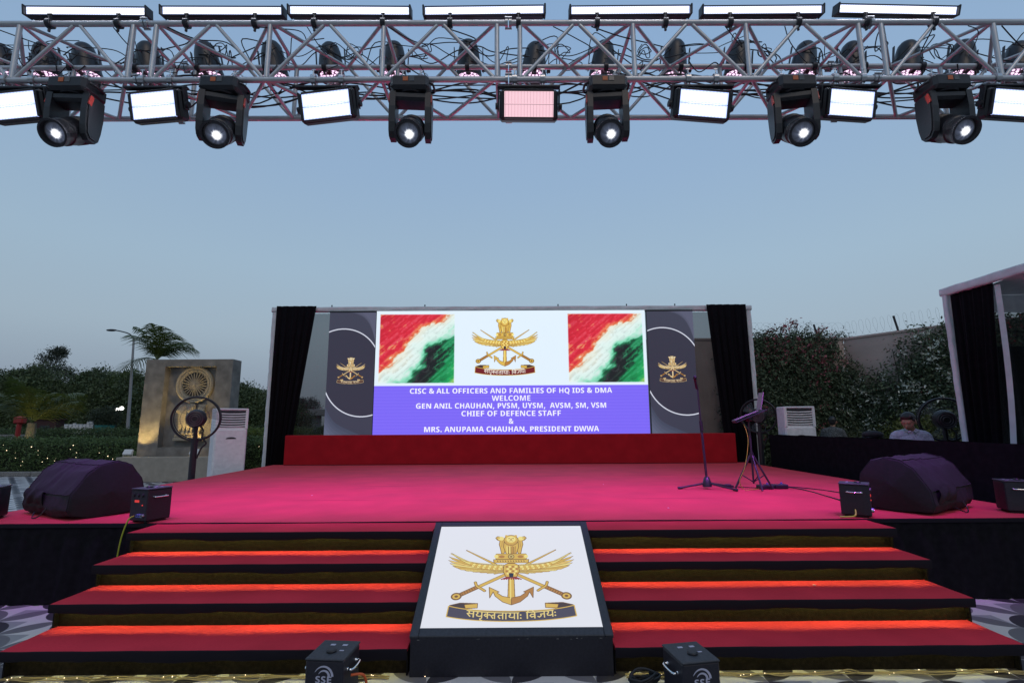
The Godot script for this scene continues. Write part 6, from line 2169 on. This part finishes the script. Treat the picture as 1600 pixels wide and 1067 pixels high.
func props() -> void:
	covered_monitor("black cloth covered floor monitor at the left front corner of the stage", V(-4.62, S + 0.014, -5.72), -0.5)
	covered_monitor("black cloth covered floor monitor at the right front corner of the stage", V(4.42, S + 0.014, -5.72), 0.55)
	var g := "effect boxes along the stage front"
	spark_box("black effect box with white logo on the floor left of the emblem sign", V(-1.062, 0.001, -3.3), -0.09, g, true)
	spark_box("black effect box with white logo on the floor right of the emblem sign", V(1.05, 0.001, -3.235), 0.17, g, true)
	spark_box("black effect box with red lit readout beside the left covered monitor", V(-3.535, S + 0.014, -5.2), -0.35, g, false)
	spark_box("black effect box with chrome handle beside the right covered monitor", V(3.44, S + 0.014, -5.24), 0.95, g, false, -1.0)
	spark_box("black effect box cut off by the left edge of the picture", V(-5.28, S + 0.014, -5.35), -1.15, g, false)
	spark_box("black effect box cut off by the right edge of the picture", V(5.2, S + 0.014, -5.4), 1.2, g, false, -1.0)
	# microphone on its stand
	var m := thing("microphone_stand", "black straight microphone stand with three splayed legs on the stage", "microphone stand", V(2.76, S + 0.014, -7.35))
	obj("hub", sh().lathe([Vector2(0.02, 0.17), Vector2(0.035, 0.16), Vector2(0.06, 0.08), Vector2(0.065, 0.03), Vector2(0, 0.025)], 16), M.black_plastic, m)
	var lean := V(-0.06, 1.42, 0.02)
	obj("pole", sh().rod(V(0, 0.1, 0), lean * 0.62, 0.017, 10), M.dark_metal, m)
	obj("upper_pole", sh().rod(lean * 0.6, lean, 0.011, 8), M.dark_metal, m)
	obj("grip", sh().rod(lean * 0.56, lean * 0.66, 0.024, 10), M.black_plastic, m)
	for a in [PI * 1.02, 0.25, PI * 1.75]:
		var d := V(cos(a), 0, -sin(a))
		obj("leg", sh().tube([d * 0.04 + V(0, 0.075, 0), d * 0.39 + V(0, 0.02, 0)], 0.013, 8), M.black_plastic, m)
		obj("foot", sh().rod(d * 0.36 + V(0, 0.022, 0), d * 0.42 + V(0, 0.018, 0), 0.018, 8), M.black_plastic, m)
	obj("holder", sh().tube([lean * 1.0 + V(0, -0.03, 0), lean + V(-0.02, 0.03, 0.03), lean + V(-0.04, 0.06, 0.06)], 0.013, 8), M.black_plastic, m)
	var mic := thing("microphone", "black handheld microphone clipped on top of the straight stand", "microphone", m.position + lean + V(-0.045, 0.08, 0.06))
	var mt := Transform3D(Basis.from_euler(V(0.5, 0, 0.25)), Vector3.ZERO)
	obj("body", sh().lathe([Vector2(0.012, -0.12), Vector2(0.015, -0.1), Vector2(0.02, 0.03), Vector2(0.024, 0.04)], 12, mt), M.black_plastic, mic)
	obj("grille", sh().ball(mt * V(0, 0.065, 0), V(0.028, 0.032, 0.028)), M.dark_metal, mic)
	# music stand
	var s := thing("music_stand", "black tripod music stand right of the microphone on the stage", "music stand", V(3.37, S + 0.014, -7.25))
	obj("column", sh().rod(V(0, 0.08, 0), V(0.0, 0.98, 0), 0.014, 8), M.dark_metal, s)
	obj("hub", sh().rod(V(0, 0.42, 0), V(0, 0.5, 0), 0.028, 10), M.black_plastic, s)
	for a in [PI * 0.93, -0.25, PI * 1.5]:
		var d := V(cos(a), 0, -sin(a))
		obj("leg", sh().tube([V(0, 0.46, 0) + d * 0.02, d * 0.24 + V(0, 0.012, 0)], 0.014, 8), M.dark_metal, s)
		obj("strut", sh().rod(V(0, 0.1, 0), d * 0.15 + V(0, 0.2, 0), 0.008, 6), M.dark_metal, s)
	var desk := sh()
	desk.xf = Transform3D(Basis.from_euler(V(0, -0.3, 0.4)), V(0.02, 1.0, 0))
	desk.box(Vector3.ZERO, V(0.44, 0.014, 0.42), 0.004)
	desk.box(V(-0.22, 0.015, 0), V(0.014, 0.04, 0.42), 0.004)
	obj("desk", desk, M.black_plastic, s)
	obj("desk_hinge", sh().box(V(0.01, 0.965, 0), V(0.08, 0.06, 0.08), 0.01), M.black_plastic, s)
	var bk := thing("open_folder", "open pale folder propped on the desk of the music stand", "folder", s.position + V(0.02, 1.02, 0))
	var f1 := sh()
	f1.xf = Transform3D(Basis.from_euler(V(0, -0.3, 0.4)), V(-0.02, 0, 0))
	f1.box(V(-0.04, 0.005, 0), V(0.34, 0.01, 0.26), 0.002)
	obj("page", f1, M.page, bk)
	var f2 := sh()
	f2.xf = Transform3D(Basis.from_euler(V(0, -0.22, -0.2)), V(0.13, 0.06, 0))
	f2.box(V(0, 0.13, 0), V(0.012, 0.25, 0.26), 0.002)
	obj("page", f2, M.page, bk)
	for k in 2:
		var pd := thing("effect_pedal", "black foot pedal on the carpet %s the music stand legs" % ["under", "right of"][k], "pedal", V(3.55 + k * 0.22, S + 0.014, -7.3 - k * 0.04), 0.1, "pedals by the music stand")
		obj("case", sh().box(V(0, 0.03, 0), V(0.2, 0.06, 0.13), 0.012), M.black_metal, pd)
		obj("switch", sh().rod(V(-0.05, 0.06, 0.03), V(-0.05, 0.075, 0.03), 0.012, 10), M.chrome, pd)
		obj("knob", sh().rod(V(0.05, 0.06, -0.03), V(0.05, 0.08, -0.03), 0.014, 10), M.blue_plastic, pd)
	var jb := thing("junction_box", "small black box on the carpet between microphone and music stand", "box", V(3.08, S + 0.014, -7.42))
	obj("case", sh().box(V(0, 0.025, 0), V(0.09, 0.05, 0.06), 0.006), M.black_plastic, jb)
	obj("lid", sh().box(V(0, 0.052, 0), V(0.07, 0.006, 0.045), 0.002), M.charcoal, jb)
	for e in [["tiny white paper scrap on the carpet in the middle of the stage front", V(1.72, S + 0.018, -5.75)], ["tiny white scrap lying on the third tread of the right stairs", V(2.42, RISE * 2 + 0.008, -4.3)], ["tiny pale scrap on the stage carpet left of the microphone", V(1.4, S + 0.018, -7.9)], ["tiny white paper scrap on the left part of the stage carpet", V(-2.6, S + 0.018, -6.9)]]:
		tag(obj("paper_scrap", sh().box(e[1], V(0.022, 0.003, 0.012), 0.0, Basis(Vector3.UP, e[1].x)), M.white_paint), e[0], "litter")
	var y := S + 0.02
	cable([V(3.25, 1.62, -7.15), V(3.27, 1.4, -7.1), V(3.2, 1.05, -7.1), V(3.12, 0.85, -7.12), V(3.2, y, -7.15), V(3.3, y, -7.2), V(3.46, y, -7.28)], 0.0045, "thin yellow cable hanging from the music stand to the carpet", "", M.yellow_cable)
	cable([V(3.13, y + 0.01, -7.42), V(3.3, y, -7.5), V(3.45, y, -7.4), V(3.5, y + 0.02, -7.33)], 0.006, "short black cable from the small black box to the foot pedal")
	cable([V(3.86, y + 0.02, -7.3), V(4.0, y, -7.1), V(3.95, y, -6.6), V(3.85, y, -6.0), V(3.6, y, -5.5), V(3.5, y + 0.05, -5.36)], 0.007, "long black cable across the carpet to the right effect box")
	cable([V(3.86, y + 0.02, -7.36), V(4.15, y, -7.3), V(4.3, y, -6.8), V(4.1, y, -6.2), V(4.0, y, -5.8)], 0.007, "black cable curving across the carpet to the right covered monitor")
	cable([V(-3.6, y + 0.06, -5.07), V(-3.62, y + 0.03, -5.03), V(-3.66, 0.6, -5.02), V(-3.7, 0.3, -5.02), V(-3.8, 0.02, -5.0)], 0.007, "yellowish cable hanging over the stage edge from the left effect box", "", M.yellow_cable)
	cable([V(3.35, y + 0.07, -5.12), V(3.3, y + 0.02, -5.07), V(3.18, y + 0.01, -5.1)], 0.008, "short yellow tailed plug cable at the right effect box", "", M.yellow_cable)
	cable([V(-0.94, 0.2, -3.25), V(-0.87, 0.19, -3.27), V(-0.86, 0.1, -3.3), V(-0.92, 0.03, -3.36), V(-0.96, 0.06, -3.4)], 0.008, "orange cable looped beside the left logo box", "", M.orange_cable)
	cable([V(-0.93, 0.03, -3.4), V(-0.8, 0.014, -3.45), V(-0.6, 0.012, -3.5), V(-0.2, 0.012, -3.5), V(0.3, 0.012, -3.49), V(0.7, 0.012, -3.5), V(0.9, 0.02, -3.42)], 0.007, "black cable running along the floor in front of the emblem sign")
	for k in 5:
		var pts := []
		for i in 9:
			var a := i * 0.9 + k * 1.3
			pts.append(V(0.83 + cos(a) * 0.09 * rng.randf_range(0.6, 1.2), 0.02 + 0.05 * absf(sin(a * 0.7)) + k * 0.008, -3.47 + sin(a) * 0.06))
		cable(pts, 0.008, "tangled black cable coil on the floor left of the right logo box", "floor cable coils by the right logo box")
	# rope lights along the foot of the stairs
	for s2 in [-1.0, 1.0]:
		var side := "left" if s2 < 0 else "right"
		var rp := thing("rope_light", "tangled golden rope light along the foot of the %s stairs" % side, "rope light", V(s2 * 2.05, 0, -3.6))
		for k in 3:
			var pts := []
			for i in 26:
				var x := lerpf(-1.3, 1.5 if s2 > 0 else 1.25, i / 25.0)
				pts.append(V(x, 0.008 + rng.randf_range(0, 0.014) + (0.03 if k == 2 and i % 9 == 4 and s2 > 0 else 0.0), -0.05 + k * 0.012 + rng.randf_range(-0.014, 0.014)))
			obj("cord", sh().tube(smooth(pts, 4), 0.004, 5), M.rope_glow, rp)
		var bulbs := sh()
		for k in 24:
			bulbs.ball(V(rng.randf_range(-1.3, 1.5), rng.randf_range(0.01, 0.025), rng.randf_range(-0.06, -0.02)), Vector3.ONE * 0.003, Basis(), 4, 6)
		obj("tiny_bulbs", bulbs, M.warm_bulb, rp).set_meta("kind", "stuff")
